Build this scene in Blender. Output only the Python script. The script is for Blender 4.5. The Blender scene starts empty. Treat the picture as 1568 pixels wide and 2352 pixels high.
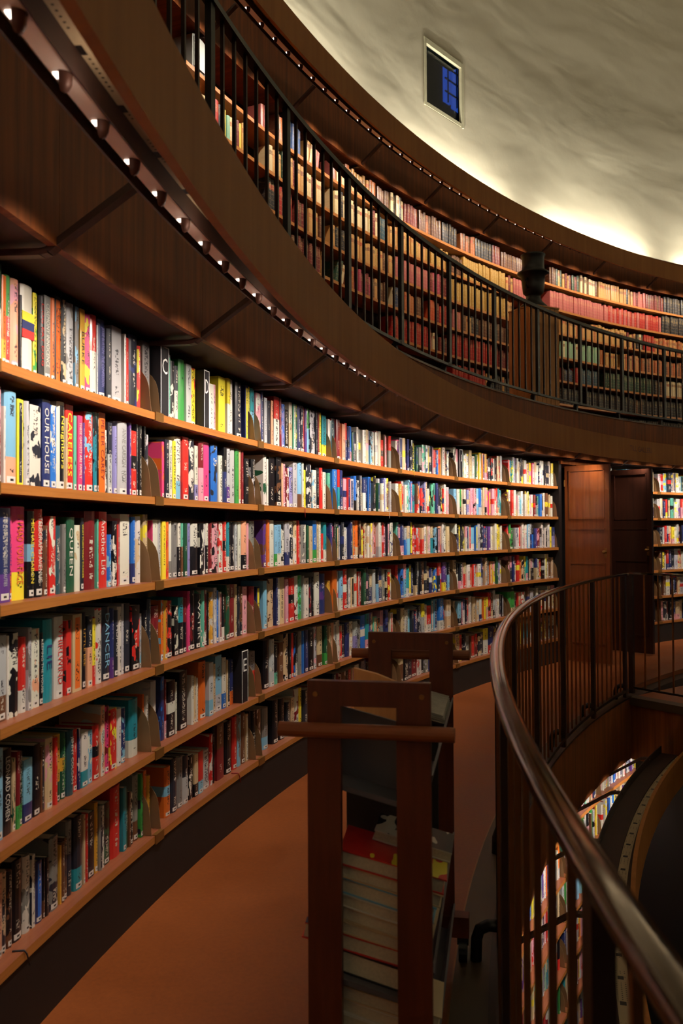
import bpy, bmesh, math, random
from mathutils import Vector, Matrix

random.seed(11)
scene = bpy.context.scene
C = scene.collection
RAD = math.radians

# ------------------------------------------------------------------ camera, world, exposure
# rotunda axis = world origin, gallery floor = z 0, radius of the gallery bookcases:
RS = 12.8895
cd = bpy.data.cameras.new('camera')
cam = bpy.data.objects.new('camera', cd)
C.objects.link(cam)
pitch, roll = RAD(1.205), RAD(-0.289)
ex = Vector((1, 0, 0))
up2 = Vector((0, -math.sin(pitch), math.cos(pitch)))
fw = Vector((0, math.cos(pitch), math.sin(pitch)))
rt = ex * math.cos(roll) + up2 * math.sin(roll)
upv = up2 * math.cos(roll) - ex * math.sin(roll)
cam.matrix_world = Matrix(((rt.x, upv.x, -fw.x, -11.8675), (rt.y, upv.y, -fw.y, -0.4187), (rt.z, upv.z, -fw.z, 1.40), (0, 0, 0, 1)))
cd.sensor_fit = 'VERTICAL'
cd.sensor_height = 36.0
cd.sensor_width = 24.0
cd.lens = 1965.5 / 2352 * 36.0
cd.clip_start = 0.05
cd.dof.use_dof = True
cd.dof.focus_distance = 4.6
cd.dof.aperture_fstop = 5.0
scene.camera = cam

w = bpy.data.worlds.new('dusk')
scene.world = w
w.use_nodes = True
w.node_tree.nodes['Background'].inputs[0].default_value = (0.02, 0.05, 0.14, 1)
w.node_tree.nodes['Background'].inputs[1].default_value = 0.08

vs = scene.view_settings
vs.view_transform = 'Standard'
vs.look = 'None'
vs.gamma = 1.0
vs.use_curve_mapping = False
vs.exposure = 0.0
cy = scene.cycles
cy.max_bounces = 3; cy.diffuse_bounces = 2; cy.glossy_bounces = 2; cy.transmission_bounces = 4; cy.transparent_max_bounces = 4
cy.caustics_reflective = False; cy.caustics_refractive = False
cy.sample_clamp_indirect = 4.0; cy.light_sampling_threshold = 0.03
cy.use_adaptive_sampling = True; cy.adaptive_threshold = 0.1; cy.adaptive_min_samples = 16

LAMP_W = 22.0       # one shelf spot
LAMP3_W = 19.0
LAMP1_W = 22.0
DOME_W = 64.0       # one uplight in the crown trough

# ------------------------------------------------------------------ helpers
def lin(c):
    c = c / 255.0
    return c / 12.92 if c <= 0.04045 else ((c + 0.055) / 1.055) ** 2.4

def srgb(h):
    return tuple(lin(int(h[i:i + 2], 16)) for i in (0, 2, 4))

def pol(R, th, z=0.0):
    a = RAD(th)
    return Vector((R * math.cos(a), R * math.sin(a), z))

def frame(R, th, z=0.0):
    """local x along the shelf (left to right seen from the room), y outward, z up"""
    return Matrix.Translation(pol(R, th, z)) @ Matrix.Rotation(RAD(th) - math.pi / 2, 4, 'Z')

def tag(o, label=None, cat=None, group=None, kind=None):
    if label: o['label'] = label
    if cat: o['category'] = cat
    if group: o['group'] = group
    if kind: o['kind'] = kind
    return o

def link(name, me, mat=None, parent=None):
    o = bpy.data.objects.new(name, me)
    C.objects.link(o)
    if mat is not None and me is not None and not me.materials:
        me.materials.append(mat)
    if parent is not None:
        o.parent = parent
    return o

def empty(name, M=None):
    o = bpy.data.objects.new(name, None)
    C.objects.link(o)
    o.empty_display_size = 0.1
    if M is not None: o.matrix_world = M
    return o

class MB:
    """mesh collector with a uv in metres"""
    def __init__(s):
        s.v = []; s.f = []; s.uv = []
    def face(s, idx, uvs=None):
        s.f.append(idx); s.uv.append(uvs or [(0, 0)] * len(idx))
    def box(s, x0, x1, y0, y1, z0, z1, M=None):
        b = len(s.v)
        P = [Vector((x, y, z)) for z in (z0, z1) for y in (y0, y1) for x in (x0, x1)]
        if M is not None: P = [M @ p for p in P]
        s.v += P
        dx, dy, dz = x1 - x0, y1 - y0, z1 - z0
        for q, (a, c) in (((0, 2, 3, 1), (dy, dx)), ((4, 5, 7, 6), (dx, dy)), ((0, 1, 5, 4), (dx, dz)), ((1, 3, 7, 5), (dy, dz)), ((3, 2, 6, 7), (dx, dz)), ((2, 0, 4, 6), (dy, dz))):
            s.face([b + i for i in q], [(0, 0), (a, 0), (a, c), (0, c)])
        return s
    def prism(s, poly, y0, y1, M=None, axis='y'):
        """poly of (x,z) extruded along y"""
        b = len(s.v); n = len(poly)
        for y in (y0, y1):
            for (x, z) in poly:
                p = Vector((x, y, z)) if axis == 'y' else (Vector((y, x, z)) if axis == 'x' else Vector((x, z, y)))
                s.v.append(M @ p if M is not None else p)
        s.face([b + i for i in range(n)], list(poly))
        s.face([b + n + i for i in reversed(range(n))], list(reversed(poly)))
        for i in range(n):
            j = (i + 1) % n
            L = math.hypot(poly[j][0] - poly[i][0], poly[j][1] - poly[i][1])
            s.face([b + i, b + n + i, b + n + j, b + j], [(0, 0), (y1 - y0, 0), (y1 - y0, L), (0, L)])
        return s
    def tube(s, path, r, n=8, M=None, cap=True):
        b = len(s.v); path = [Vector(p) for p in path]
        rr = r if isinstance(r, (list, tuple)) else [r] * len(path)
        for k, p in enumerate(path):
            d = (path[min(k + 1, len(path) - 1)] - path[max(k - 1, 0)]).normalized()
            a = d.orthogonal().normalized() if abs(d.z) < 0.99 else Vector((1, 0, 0))
            if abs(d.z) < 0.99: a = d.cross(Vector((0, 0, 1))).normalized()
            c = d.cross(a).normalized()
            for i in range(n):
                t = 2 * math.pi * i / n
                q = p + (a * math.cos(t) + c * math.sin(t)) * rr[k]
                s.v.append(M @ q if M is not None else q)
        for k in range(len(path) - 1):
            for i in range(n):
                j = (i + 1) % n
                s.face([b + k * n + i, b + k * n + j, b + (k + 1) * n + j, b + (k + 1) * n + i])
        if cap:
            s.face([b + i for i in reversed(range(n))])
            s.face([b + (len(path) - 1) * n + i for i in range(n)])
        return s
    def lathe(s, prof, n=20, M=None):
        b = len(s.v)
        for (r, z) in prof:
            for i in range(n):
                t = 2 * math.pi * i / n
                q = Vector((r * math.cos(t), r * math.sin(t), z))
                s.v.append(M @ q if M is not None else q)
        for k in range(len(prof) - 1):
            for i in range(n):
                j = (i + 1) % n
                s.face([b + k * n + i, b + k * n + j, b + (k + 1) * n + j, b + (k + 1) * n + i])
        s.face([b + i for i in reversed(range(n))])
        s.face([b + (len(prof) - 1) * n + i for i in range(n)])
        return s
    def sweep(s, prof, t0, t1, n, closed=True, caps=True):
        """(R,z) profile swept round the axis from angle t0 to t1"""
        b = len(s.v); m = len(prof)
        cum = [0.0]
        for i in range(m):
            j = (i + 1) % m
            cum.append(cum[-1] + math.hypot(prof[j][0] - prof[i][0], prof[j][1] - prof[i][1]))
        for k in range(n + 1):
            th = t0 + (t1 - t0) * k / n
            for (R, z) in prof: s.v.append(pol(R, th, z))
        for k in range(n):
            u0 = RAD(t0 + (t1 - t0) * k / n) * RS; u1 = RAD(t0 + (t1 - t0) * (k + 1) / n) * RS
            for i in range(m if closed else m - 1):
                j = (i + 1) % m
                s.face([b + k * m + i, b + k * m + j, b + (k + 1) * m + j, b + (k + 1) * m + i],
                       [(u0, cum[i]), (u0, cum[i + 1]), (u1, cum[i + 1]), (u1, cum[i])])
        if closed and caps:
            s.face([b + i for i in reversed(range(m))], [(p[0], p[1]) for p in reversed(prof)])
            s.face([b + n * m + i for i in range(m)], [(p[0], p[1]) for p in prof])
        return s
    def mesh(s, name, smooth=False, fix=True):
        me = bpy.data.meshes.new(name)
        me.from_pydata([tuple(p) for p in s.v], [], s.f)
        uvl = me.uv_layers.new(name='UVMap')
        flat = [c for f in s.uv for q in f for c in q]
        uvl.data.foreach_set('uv', flat)
        if fix:
            bm = bmesh.new(); bm.from_mesh(me)
            bmesh.ops.recalc_face_normals(bm, faces=bm.faces[:])
            bm.to_mesh(me); bm.free()
        if smooth:
            me.shade_smooth()
        return me
    def build(s, name, mat, parent=None, smooth=False, fix=True):
        return link(name, s.mesh(name, smooth, fix), mat, parent)

# ------------------------------------------------------------------ node helper
class NT:
    def __init__(s, name):
        s.m = bpy.data.materials.new(name); s.m.use_nodes = True
        s.t = s.m.node_tree; s.n = s.t.nodes
        s.b = s.n['Principled BSDF']
    def put(s, sock, v):
        if isinstance(v, bpy.types.NodeSocket): s.t.links.new(v, sock)
        elif v is not None:
            if isinstance(v, tuple) and len(v) == 3 and sock.type == 'RGBA': v = v + (1,)
            sock.default_value = v
    def math(s, op, a, b=0.0, c=None):
        n = s.n.new('ShaderNodeMath'); n.operation = op
        s.put(n.inputs[0], a); s.put(n.inputs[1], b)
        if c is not None: s.put(n.inputs[2], c)
        return n.outputs[0]
    def mix(s, f, a, b, mode='MIX'):
        n = s.n.new('ShaderNodeMix'); n.data_type = 'RGBA'; n.blend_type = mode
        s.put(n.inputs[0], f); s.put(n.inputs[6], a); s.put(n.inputs[7], b)
        return n.outputs[2]
    def noise(s, vec, scale=5.0, detail=2.0, rough=0.5, dist=0.0):
        n = s.n.new('ShaderNodeTexNoise')
        if vec is not None: s.put(n.inputs['Vector'], vec)
        n.inputs['Scale'].default_value = scale; n.inputs['Detail'].default_value = detail
        n.inputs['Roughness'].default_value = rough; n.inputs['Distortion'].default_value = dist
        return n.outputs['Fac']
    def vor(s, vec, scale=5.0):
        n = s.n.new('ShaderNodeTexVoronoi'); s.put(n.inputs['Vector'], vec); n.inputs['Scale'].default_value = scale
        n.inputs['Randomness'].default_value = 0.0
        return n.outputs['Distance']
    def comb(s, x, y, z=0.0):
        n = s.n.new('ShaderNodeCombineXYZ')
        s.put(n.inputs[0], x); s.put(n.inputs[1], y); s.put(n.inputs[2], z)
        return n.outputs[0]
    def sep(s, v):
        n = s.n.new('ShaderNodeSeparateXYZ'); s.put(n.inputs[0], v); return n.outputs
    def coord(s, which='Object'):
        return s.n.new('ShaderNodeTexCoord').outputs[which]
    def ramp(s, f, *stops):
        n = s.n.new('ShaderNodeValToRGB'); s.put(n.inputs[0], f)
        e = n.color_ramp.elements
        while len(e) < len(stops): e.new(0.5)
        for i, (p, c) in enumerate(stops): e[i].position = p; e[i].color = c + (1,)
        return n.outputs[0]
    def bump(s, h, strength=0.3, dist=0.01):
        n = s.n.new('ShaderNodeBump'); n.inputs['Strength'].default_value = strength; n.inputs['Distance'].default_value = dist
        s.put(n.inputs['Height'], h); s.t.links.new(n.outputs[0], s.b.inputs['Normal'])
    def attr(s, name):
        n = s.n.new('ShaderNodeAttribute'); n.attribute_name = name; return n
    def set(s, **k):
        names = {'base': 'Base Color', 'rough': 'Roughness', 'metal': 'Metallic', 'coat': 'Coat Weight', 'spec': 'Specular IOR Level', 'emit': 'Emission Color', 'estr': 'Emission Strength', 'coatr': 'Coat Roughness', 'trans': 'Transmission Weight', 'ior': 'IOR', 'alpha': 'Alpha'}
        for a, v in k.items(): s.put(s.b.inputs[names[a]], v)
        return s

def wood(name, c0, c1, rough=0.45, coat=0.1, uv=True, gx=9.0, gy=0.7, blot=0.35, swap=False, spec=0.4):
    t = NT(name)
    co = t.coord('UV' if uv else 'Object')
    x, y, z = t.sep(co)
    if uv: v = t.comb(t.math('MULTIPLY', x, gy if swap else gx), t.math('MULTIPLY', y, gx if swap else gy), 0.0)
    else: v = t.comb(t.math('MULTIPLY', x, gx), t.math('MULTIPLY', y, gx), t.math('MULTIPLY', z, gy))
    g = t.noise(v, 2.2, 3.0, 0.62, 0.4)
    h = t.noise(co, 1.3, 2.0, 0.5)
    f = t.math('ADD', t.math('MULTIPLY', g, 1 - blot), t.math('MULTIPLY', h, blot))
    t.set(base=t.ramp(f, (0.33, c1), (0.66, c0)), rough=rough, coat=coat, spec=spec)
    return t.m

def plain(name, c, rough=0.5, metal=0.0, var=0.15, coat=0.0, scale=14.0, bump=0.0, spec=0.5):
    t = NT(name)
    co = t.coord('Object')
    n = t.noise(co, scale, 1.5, 0.6)
    d = tuple(x * (1 - var) for x in c); u = tuple(min(1, x * (1 + var)) for x in c)
    t.set(base=t.ramp(n, (0.3, d), (0.7, u)), rough=rough, metal=metal, coat=coat, spec=spec)
    if bump: t.bump(t.noise(co, scale * 3, 3.0), bump, 0.005)
    return t.m

M = {}
M['fascia'] = wood('fascia_veneer', srgb('aa6f36'), srgb('925a2a'), 0.62, 0.0, gx=7, gy=0.35, blot=0.5, spec=0.2)
M['panel'] = wood('edge_veneer', srgb('8a4a1c'), srgb('5c2e10'), 0.6, 0.0, gx=12, gy=0.5, blot=0.25, spec=0.2)
M['shelf'] = wood('shelf_wood', srgb('bd7a3c'), srgb('a5642c'), 0.38, 0.2, gx=40, gy=1.2, blot=0.15, swap=True)
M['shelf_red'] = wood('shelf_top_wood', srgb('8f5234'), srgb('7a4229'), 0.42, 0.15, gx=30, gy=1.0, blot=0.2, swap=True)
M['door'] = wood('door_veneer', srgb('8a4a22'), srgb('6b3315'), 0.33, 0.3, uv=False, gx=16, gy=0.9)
M['door_shaded'] = wood('door_shaded_veneer', srgb('3a1c10'), srgb('2a130b'), 0.4, 0.2, uv=False, gx=16, gy=0.9)  # door veneer again, with the far leaf's shade put into its colour
M['trolley'] = wood('trolley_wood', srgb('63290f'), srgb('481a09'), 0.5, 0.05, uv=False, gx=14, gy=1.5)
M['bar'] = wood('handle_wood', srgb('8e4c22'), srgb('6e3716'), 0.5, 0.05, uv=False, gx=1.5, gy=14)
M['cabinet'] = wood('cabinet_wood', srgb('e2a468'), srgb('c98c52'), 0.5, 0.1, uv=False, gx=16, gy=1.0)
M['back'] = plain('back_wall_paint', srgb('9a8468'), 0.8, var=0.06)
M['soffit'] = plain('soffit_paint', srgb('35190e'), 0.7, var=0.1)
M['kick'] = plain('plinth_black', srgb('0f0705'), 0.6, var=0.2)
M['plate'] = plain('side_plate_bronze', srgb('8a6a48'), 0.42, 0.2, var=0.06)
M['clip'] = plain('brass_clip', srgb('8a5f2c'), 0.4, 0.5, var=0.1)
M['blackmetal'] = plain('black_iron', srgb('191514'), 0.42, 0.3, var=0.2)
M['dkbronze'] = plain('dark_bronze', srgb('2a1810'), 0.4, 0.5, var=0.2)
M['brassbar'] = plain('brass_bar', srgb('8a5a30'), 0.35, 0.85, var=0.15)
M['rib'] = plain('bracket_arm_paint', srgb('3c2013'), 0.55, var=0.1)
M['housing'] = plain('lamp_housing_paint', srgb('ecd8cc'), 0.5, var=0.03)
M['bardark'] = plain('housing_side', srgb('3a2722'), 0.6, var=0.1)
M['lamp'] = plain('lamp_shell', srgb('5a3b30'), 0.5, 0.3, var=0.1)
M['curb'] = plain('stone_curb', srgb('44321f'), 0.5, var=0.12, scale=6)
M['pages'] = plain('page_edges', srgb('cfc4aa'), 0.85, var=0.08, scale=160)
M['greymetal'] = plain('grey_sheet_metal', srgb('57545a'), 0.5, 0.2, var=0.05)
M['rubber'] = plain('black_rubber', srgb('121010'), 0.5, var=0.2)
M['paper'] = plain('newsprint', srgb('9b958a'), 0.85, var=0.12, scale=60)
M['device'] = plain('pale_plastic', srgb('b9bcb4'), 0.5, var=0.03)
M['devside'] = plain('grey_plastic', srgb('74766f'), 0.5, var=0.05)
M['red'] = plain('red_paint', srgb('c03020'), 0.5, var=0.05)
M['redink'] = plain('red_lettering', srgb('5a1d10'), 0.5, var=0.02)
M['thread'] = plain('ribbon_red', srgb('9a1f28'), 0.7, var=0.1)
M['threadk'] = plain('ribbon_navy', srgb('16161f'), 0.7, var=0.1)
M['brasslabel'] = plain('brass_label', srgb('b09a58'), 0.4, 0.6, var=0.1)

# polished handrail
t = NT('handrail_bronze')
co = t.coord('Object')
n1 = t.noise(co, 3.0, 4.0, 0.6); n2 = t.noise(co, 30.0, 3.0, 0.6)
t.set(base=t.ramp(n1, (0.35, srgb('4a3a30')), (0.65, srgb('7a6758'))), metal=0.95, rough=t.ramp(n1, (0.3, (0.06,) * 3), (0.7, (0.16,) * 3)))
t.bump(n2, 0.03, 0.001)
M['handrail'] = t.m

# linoleum floor
t = NT('linoleum')
co = t.coord('Object')
n1 = t.noise(co, 1.6, 4.0, 0.6); n2 = t.noise(co, 60.0, 3.0, 0.7); n3 = t.noise(co, 14.0, 5.0, 0.75, 1.2)
f = t.math('ADD', t.math('MULTIPLY', n1, 0.6), t.math('MULTIPLY', n2, 0.4))
b0 = t.ramp(f, (0.35, srgb('743a16')), (0.65, srgb('8e4a1d')))
b1 = t.mix(t.ramp(n3, (0.68, (0, 0, 0)), (0.76, (0.35, 0.35, 0.35))), b0, srgb('c08a58'))
t.set(base=b1, rough=t.ramp(n1, (0.3, (0.38,) * 3), (0.7, (0.5,) * 3)), spec=0.35)
M['lino'] = t.m

# rough hand-trowelled plaster
t = NT('drum_plaster')
co = t.coord('Object')
x, y, z = t.sep(co)
n1 = t.noise(t.comb(x, y, t.math('MULTIPLY', z, 2.4)), 0.5, 3.0, 0.4, 0.3)
n2 = t.noise(co, 7.0, 6.0, 0.62)
hgt = t.math('ADD', t.math('MULTIPLY', n1, 0.85), t.math('MULTIPLY', n2, 0.035))
t.set(base=srgb('d2c8ae'), rough=0.9, spec=0.2)
t.bump(hgt, 0.33, 0.2)
M['plaster'] = t.m

# perforated cover plate
t = NT('perforated_plate')
x, y, z = t.sep(t.coord('UV'))
vx = t.math('MULTIPLY', x, 60.0); vy = t.math('MULTIPLY', y, 60.0)
d = t.vor(t.comb(vx, vy, 0), 1.0)
row = t.noise(t.comb(t.math('MULTIPLY', x, 9.0), 0.0, 0.0), 1.0, 1.0)
m1 = t.math('MULTIPLY', t.math('LESS_THAN', d, 0.17), t.math('GREATER_THAN', row, 0.5))
sl = t.math('MULTIPLY', t.math('LESS_THAN', t.math('PINGPONG', x, 0.11), 0.016), t.math('LESS_THAN', t.math('PINGPONG', t.math('ADD', y, 0.01), 0.03), 0.012))
mm = t.math('MAXIMUM', m1, sl)
t.set(base=t.mix(mm, srgb('bba583'), srgb('1a100c')), rough=0.5)
M['perf'] = t.m

# emissive lens and glass
def emit(name, c, s):
    t = NT(name); n = t.noise(t.coord('Object'), 3.0)
    t.set(base=(0, 0, 0), emit=t.mix(n, tuple(a * 0.92 for a in c), c), estr=s); return t.m
M['lens'] = emit('lit_lens', (1.0, 0.86, 0.72), 5.0); M['lens'].cycles.emission_sampling = 'NONE'
M['duskglass'] = emit('dusk_glass', (0.02, 0.09, 0.55), 0.55)
t = NT('window_glass'); t.set(base=(0.9, 0.95, 1.0), rough=0.03, trans=1.0, ior=1.2); t.noise(t.coord('Object'), 2.0)
M['glass'] = t.m
M['frame'] = plain('window_frame_paint', srgb('c9c2a2'), 0.5, var=0.05)
M['reveal'] = plain('window_reveal_green', srgb('7a8f78'), 0.6, var=0.06)
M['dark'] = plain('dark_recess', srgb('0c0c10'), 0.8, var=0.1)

# ------------------------------------------------------------------ book materials
def book_material(name, leather):
    t = NT(name)
    a1 = t.attr('col'); a2 = t.attr('col2')
    u, v, _ = t.sep(t.coord('UV'))
    seed = a1.outputs['Alpha']; pat = t.math('MULTIPLY', a2.outputs['Alpha'], 10.0)
    base = a1.outputs['Color']; acc = a2.outputs['Color']
    gt = lambda a, b: t.math('GREATER_THAN', a, b)
    lt = lambda a, b: t.math('LESS_THAN', a, b)
    mul = lambda a, b: t.math('MULTIPLY', a, b)
    spine = mul(gt(u, -0.02), lt(u, 1.02))
    page = gt(u, 4.0)
    uc = t.math('ABSOLUTE', t.math('SUBTRACT', u, 0.5))
    sv = mul(seed, 91.7)
    is_ = lambda k: t.math('COMPARE', pat, float(k), 0.3)
    if not leather:
        bl = t.noise(t.comb(t.math('ADD', mul(u, 0.8), sv), mul(v, 2.6), sv), 1.6, 2.0, 0.5)
        fac = mul(is_(1), gt(v, 0.56))
        for k, mask in ((2, lt(v, 0.3)), (3, mul(gt(v, 0.42), lt(v, 0.62))), (4, gt(bl, 0.56)), (5, mul(lt(uc, 0.27), mul(gt(v, 0.04), lt(v, 0.96))))):
            fac = t.math('ADD', fac, mul(is_(k), mask))
        c = t.mix(fac, base, acc)
        bw = t.n.new('ShaderNodeRGBToBW'); t.put(bw.inputs[0], c)
        tcol = t.mix(lt(bw.outputs[0], 0.2), (0.015, 0.012, 0.02), (0.62, 0.56, 0.46))
        letters = t.noise(t.comb(mul(u, 4.5), mul(v, 30.0), sv), 1.25, 1.0, 0.5)
        line = t.noise(t.comb(mul(v, 3.2), sv, 0.0), 1.0, 0.0)
        wdt = t.math('ADD', 0.1, mul(t.math('FRACT', mul(seed, 37.0)), 0.16))
        tx = mul(mul(mul(gt(letters, 0.53), gt(line, 0.47)), mul(lt(uc, wdt), spine)), mul(gt(v, 0.13), lt(v, 0.95)))
        tx = mul(tx, lt(pat, 6.5))
        c = t.mix(mul(tx, 0.9), c, tcol)
        lab = mul(mul(mul(gt(v, 0.025), lt(v, 0.095)), lt(uc, 0.36)), mul(spine, gt(t.math('FRACT', mul(seed, 13.0)), 0.25)))
        c = t.mix(mul(lab, lt(pat, 7.5)), c, (0.72, 0.7, 0.66))
        mk = mul(lab, mul(mul(gt(v, 0.045), lt(v, 0.07)), lt(uc, 0.14)))
        c = t.mix(mk, c, (0.02, 0.02, 0.02))
        c = t.mix(page, c, (0.52, 0.46, 0.36))
        t.set(base=c, rough=0.34, spec=0.5, coat=0.25, coatr=0.12)
    else:
        wear = t.noise(t.comb(mul(u, 1.2), mul(v, 7.0), sv), 2.2, 2.0, 0.6)
        c = t.mix(t.ramp(wear, (0.5, (0, 0, 0)), (0.78, (0.35, 0.35, 0.35))), base, (0.42, 0.26, 0.12))
        fr = t.math('FRACT', mul(v, 5.6))
        gold = mul(mul(mul(lt(fr, 0.055), spine), lt(pat, 8.5)), 0.7)
        orn = mul(mul(gt(t.noise(t.comb(mul(u, 6.0), mul(v, 30.0), sv), 1.2, 2.0), 0.55), mul(spine, lt(uc, 0.4))), is_(7))
        tx = mul(mul(mul(gt(t.noise(t.comb(mul(u, 7.0), mul(v, 46.0), sv), 1.2, 2.0), 0.52), lt(uc, 0.3)), mul(gt(v, 0.62), lt(v, 0.86))), spine)
        g = t.math('MINIMUM', t.math('ADD', gold, t.math('ADD', orn, mul(tx, 0.6))), 1.0)
        lb = mul(mul(mul(gt(v, 0.66), lt(v, 0.82)), spine), is_(3))
        lb2 = mul(mul(mul(gt(v, 0.3), lt(v, 0.42)), spine), is_(3))
        c = t.mix(mul(lb, 0.8), c, acc)
        c = t.mix(mul(g, 0.75), c, (0.62, 0.42, 0.16))
        c = t.mix(page, c, (0.38, 0.3, 0.2))
        t.set(base=c, rough=0.42, spec=0.5)
    return t.m

M['book'] = book_material('printed_cover', False)
M['leather'] = book_material('leather_binding', True)

PAL = {'K': '16141a', 'k': '272a36', 'W': 'efeeea', 'w': 'ddd8cc', 'G': '85837f', 'g': 'b9b9bd', 'R': 'd0302a', 'r': '7a1f26', 'O': 'e2702a', 'o': 'e3a583', 'Y': 'f0dc3c', 'y': 'd8a23a',
       'E': '3f9a48', 'e': '24523a', 'M': '62b59c', 'T': '2a8f9e', 'D': '2d4f5a', 'B': '2a6cc4', 'b': '2b3468', 'L': '7fb9d8', 'P': '5d3a86', 'p': '8f8ac0', 'H': 'e0447c', 'h': 'e2a0ac', 'N': '6b4630', 'n': 'd2b890'}
PALN = {'K': 'black', 'k': 'charcoal', 'W': 'white', 'w': 'cream', 'G': 'grey', 'g': 'silver', 'R': 'red', 'r': 'maroon', 'O': 'orange', 'o': 'peach', 'Y': 'yellow', 'y': 'mustard',
        'E': 'green', 'e': 'dark green', 'M': 'mint', 'T': 'teal', 'D': 'slate', 'B': 'blue', 'b': 'navy', 'L': 'light blue', 'P': 'purple', 'p': 'lavender', 'H': 'hot pink', 'h': 'pink', 'N': 'brown', 'n': 'tan'}
PL3 = {'h': 'b05a52', 'n': 'c08c4c', 'y': 'a87a28', 'N': '5e3620', 'o': 'a85a2c', 'w': 'd6bd8c', 'r': '6e1a18', 'R': 'a81c16', 'k': '1c1c20', 'e': '24402c', 'E': '8fae84', 'B': '33507e', 'b': '22304c', 'D': '2c4a54', 'H': 'a8384c', 'O': 'c2481e', 'Y': 'd0b440', 'M': '86b496', 'L': '7f98ae', 'K': '141214', 'g': '9a978e', 'G': '6a6862'}
PL3N = {'h': 'rose', 'n': 'tan', 'y': 'gilt brown', 'N': 'dark brown', 'o': 'russet', 'w': 'cream', 'r': 'maroon', 'R': 'red', 'k': 'black', 'e': 'dark green', 'E': 'pale green', 'B': 'blue', 'b': 'navy', 'D': 'slate', 'H': 'crimson', 'O': 'orange', 'Y': 'yellow', 'M': 'mint', 'L': 'grey blue', 'K': 'black', 'g': 'grey', 'G': 'grey'}
def jit(c, k=0.1):
    f = 1 + random.uniform(-k, k)
    return tuple(min(1.0, max(0.0, x * f * (1 + random.uniform(-k, k) * 0.5))) for x in c)

def book_geo(t, h, d, hard, simple):
    r = min(0.008 if hard else 0.002, t * 0.3)
    P = [(-t / 2, d), (-t / 2, r), (-0.3 * t, 0.25 * r), (0, 0), (0.3 * t, 0.25 * r), (t / 2, r), (t / 2, d)]
    U = [0, 0.2, 0.5, 0.8, 1.0]
    v = [(x, y, 0.0) for x, y in P] + [(x, y, h) for x, y in P]
    f = []; uv = []
    for i in range(6):
        f.append((i, i + 1, i + 8, i + 7))
        a, b = ((-2, -1.2) if i == 0 else ((2, 2.8) if i == 5 else (U[i - 1], U[i])))
        uv.append([(a, 0), (b, 0), (b, 1), (a, 1)])
    if simple:
        f.append((7, 8, 9, 10, 11, 12, 13)); uv.append([(5, 1)] * 7)
    else:
        b = 0.0026
        Q = [(-t / 2 + b, d), (-t / 2 + b, r + b), (t / 2 - b, r + b), (t / 2 - b, d)]
        k = len(v)
        v += [(x, y, h) for x, y in Q] + [(x, y, 0.0) for x, y in Q]
        cv = [(2, 0.99)] * 4
        f += [(7, 8, k + 1, k), (8, 9, 10, k + 1), (10, 11, 12, k + 2), (10, k + 2, k + 1), (12, 13, k + 3, k + 2)]
        uv += [cv, cv, cv, cv[:3], cv]
        f += [(k, k + 1, k + 5, k + 4), (k + 1, k + 2, k + 6, k + 5), (k + 2, k + 3, k + 7, k + 6)]
        uv += [cv] * 3
        f += [(7, k, k + 4, 0), (k + 3, 13, 6, k + 7)]
        uv += [cv] * 2
        f += [(0, k + 4, k + 5, 1), (6, 5, k + 6, k + 7), (1, k + 5, k + 6, 5)]
        uv += [cv] * 3
        f += [(1, 5, 4, 3, 2)]; uv += [[(2, .5)] * 5]
    return v, f, uv

def set_book_attrs(me, cols, cols2):
    a = me.attributes.new('col', 'FLOAT_COLOR', 'POINT'); a.data.foreach_set('color', cols)
    a = me.attributes.new('col2', 'FLOAT_COLOR', 'POINT'); a.data.foreach_set('color', cols2)

def make_book(name, M4, t, h, d, c, c2, pat, mat, hard=True, parent=None):
    v, f, uv = book_geo(t, h, d, hard, False)
    me = bpy.data.meshes.new(name)
    me.from_pydata(v, [], f)
    l = me.uv_layers.new(name='UVMap'); l.data.foreach_set('uv', [x for q in uv for p in q for x in p])
    s = random.random()
    set_book_attrs(me, list(c + (s,)) * len(v), list(c2 + (pat / 10.0,)) * len(v))
    o = link(name, me, mat, parent)
    if parent is None: o.matrix_world = M4
    else: o.matrix_local = M4
    pm = MB().box(-t / 2 + 0.0027, t / 2 - 0.0027, (0.011 if hard else 0.006), d - 0.004, 0.003, h - (0.005 if hard else 0.001)).mesh('page_block', fix=False)
    link('page_block', pm, M['pages'], o)
    return o

class Stuff:
    def __init__(s): s.v = []; s.f = []; s.uv = []; s.c = []; s.c2 = []
    def add(s, M4, t, h, d, c, c2, pat, hard=True):
        v, f, uv = book_geo(t, h, d, hard, True)
        b = len(s.v); sd = random.random()
        s.v += [tuple(M4 @ Vector(p)) for p in v]
        s.f += [tuple(b + i for i in q) for q in f]
        for q in uv:
            for p in q: s.uv += p
        s.c += list(c + (sd,)) * len(v); s.c2 += list(c2 + (pat / 10.0,)) * len(v)
    def build(s, name, mat):
        me = bpy.data.meshes.new(name)
        me.from_pydata(s.v, [], s.f)
        l = me.uv_layers.new(name='UVMap'); l.data.foreach_set('uv', s.uv)
        set_book_attrs(me, s.c, s.c2)
        return link(name, me, mat)

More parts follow.
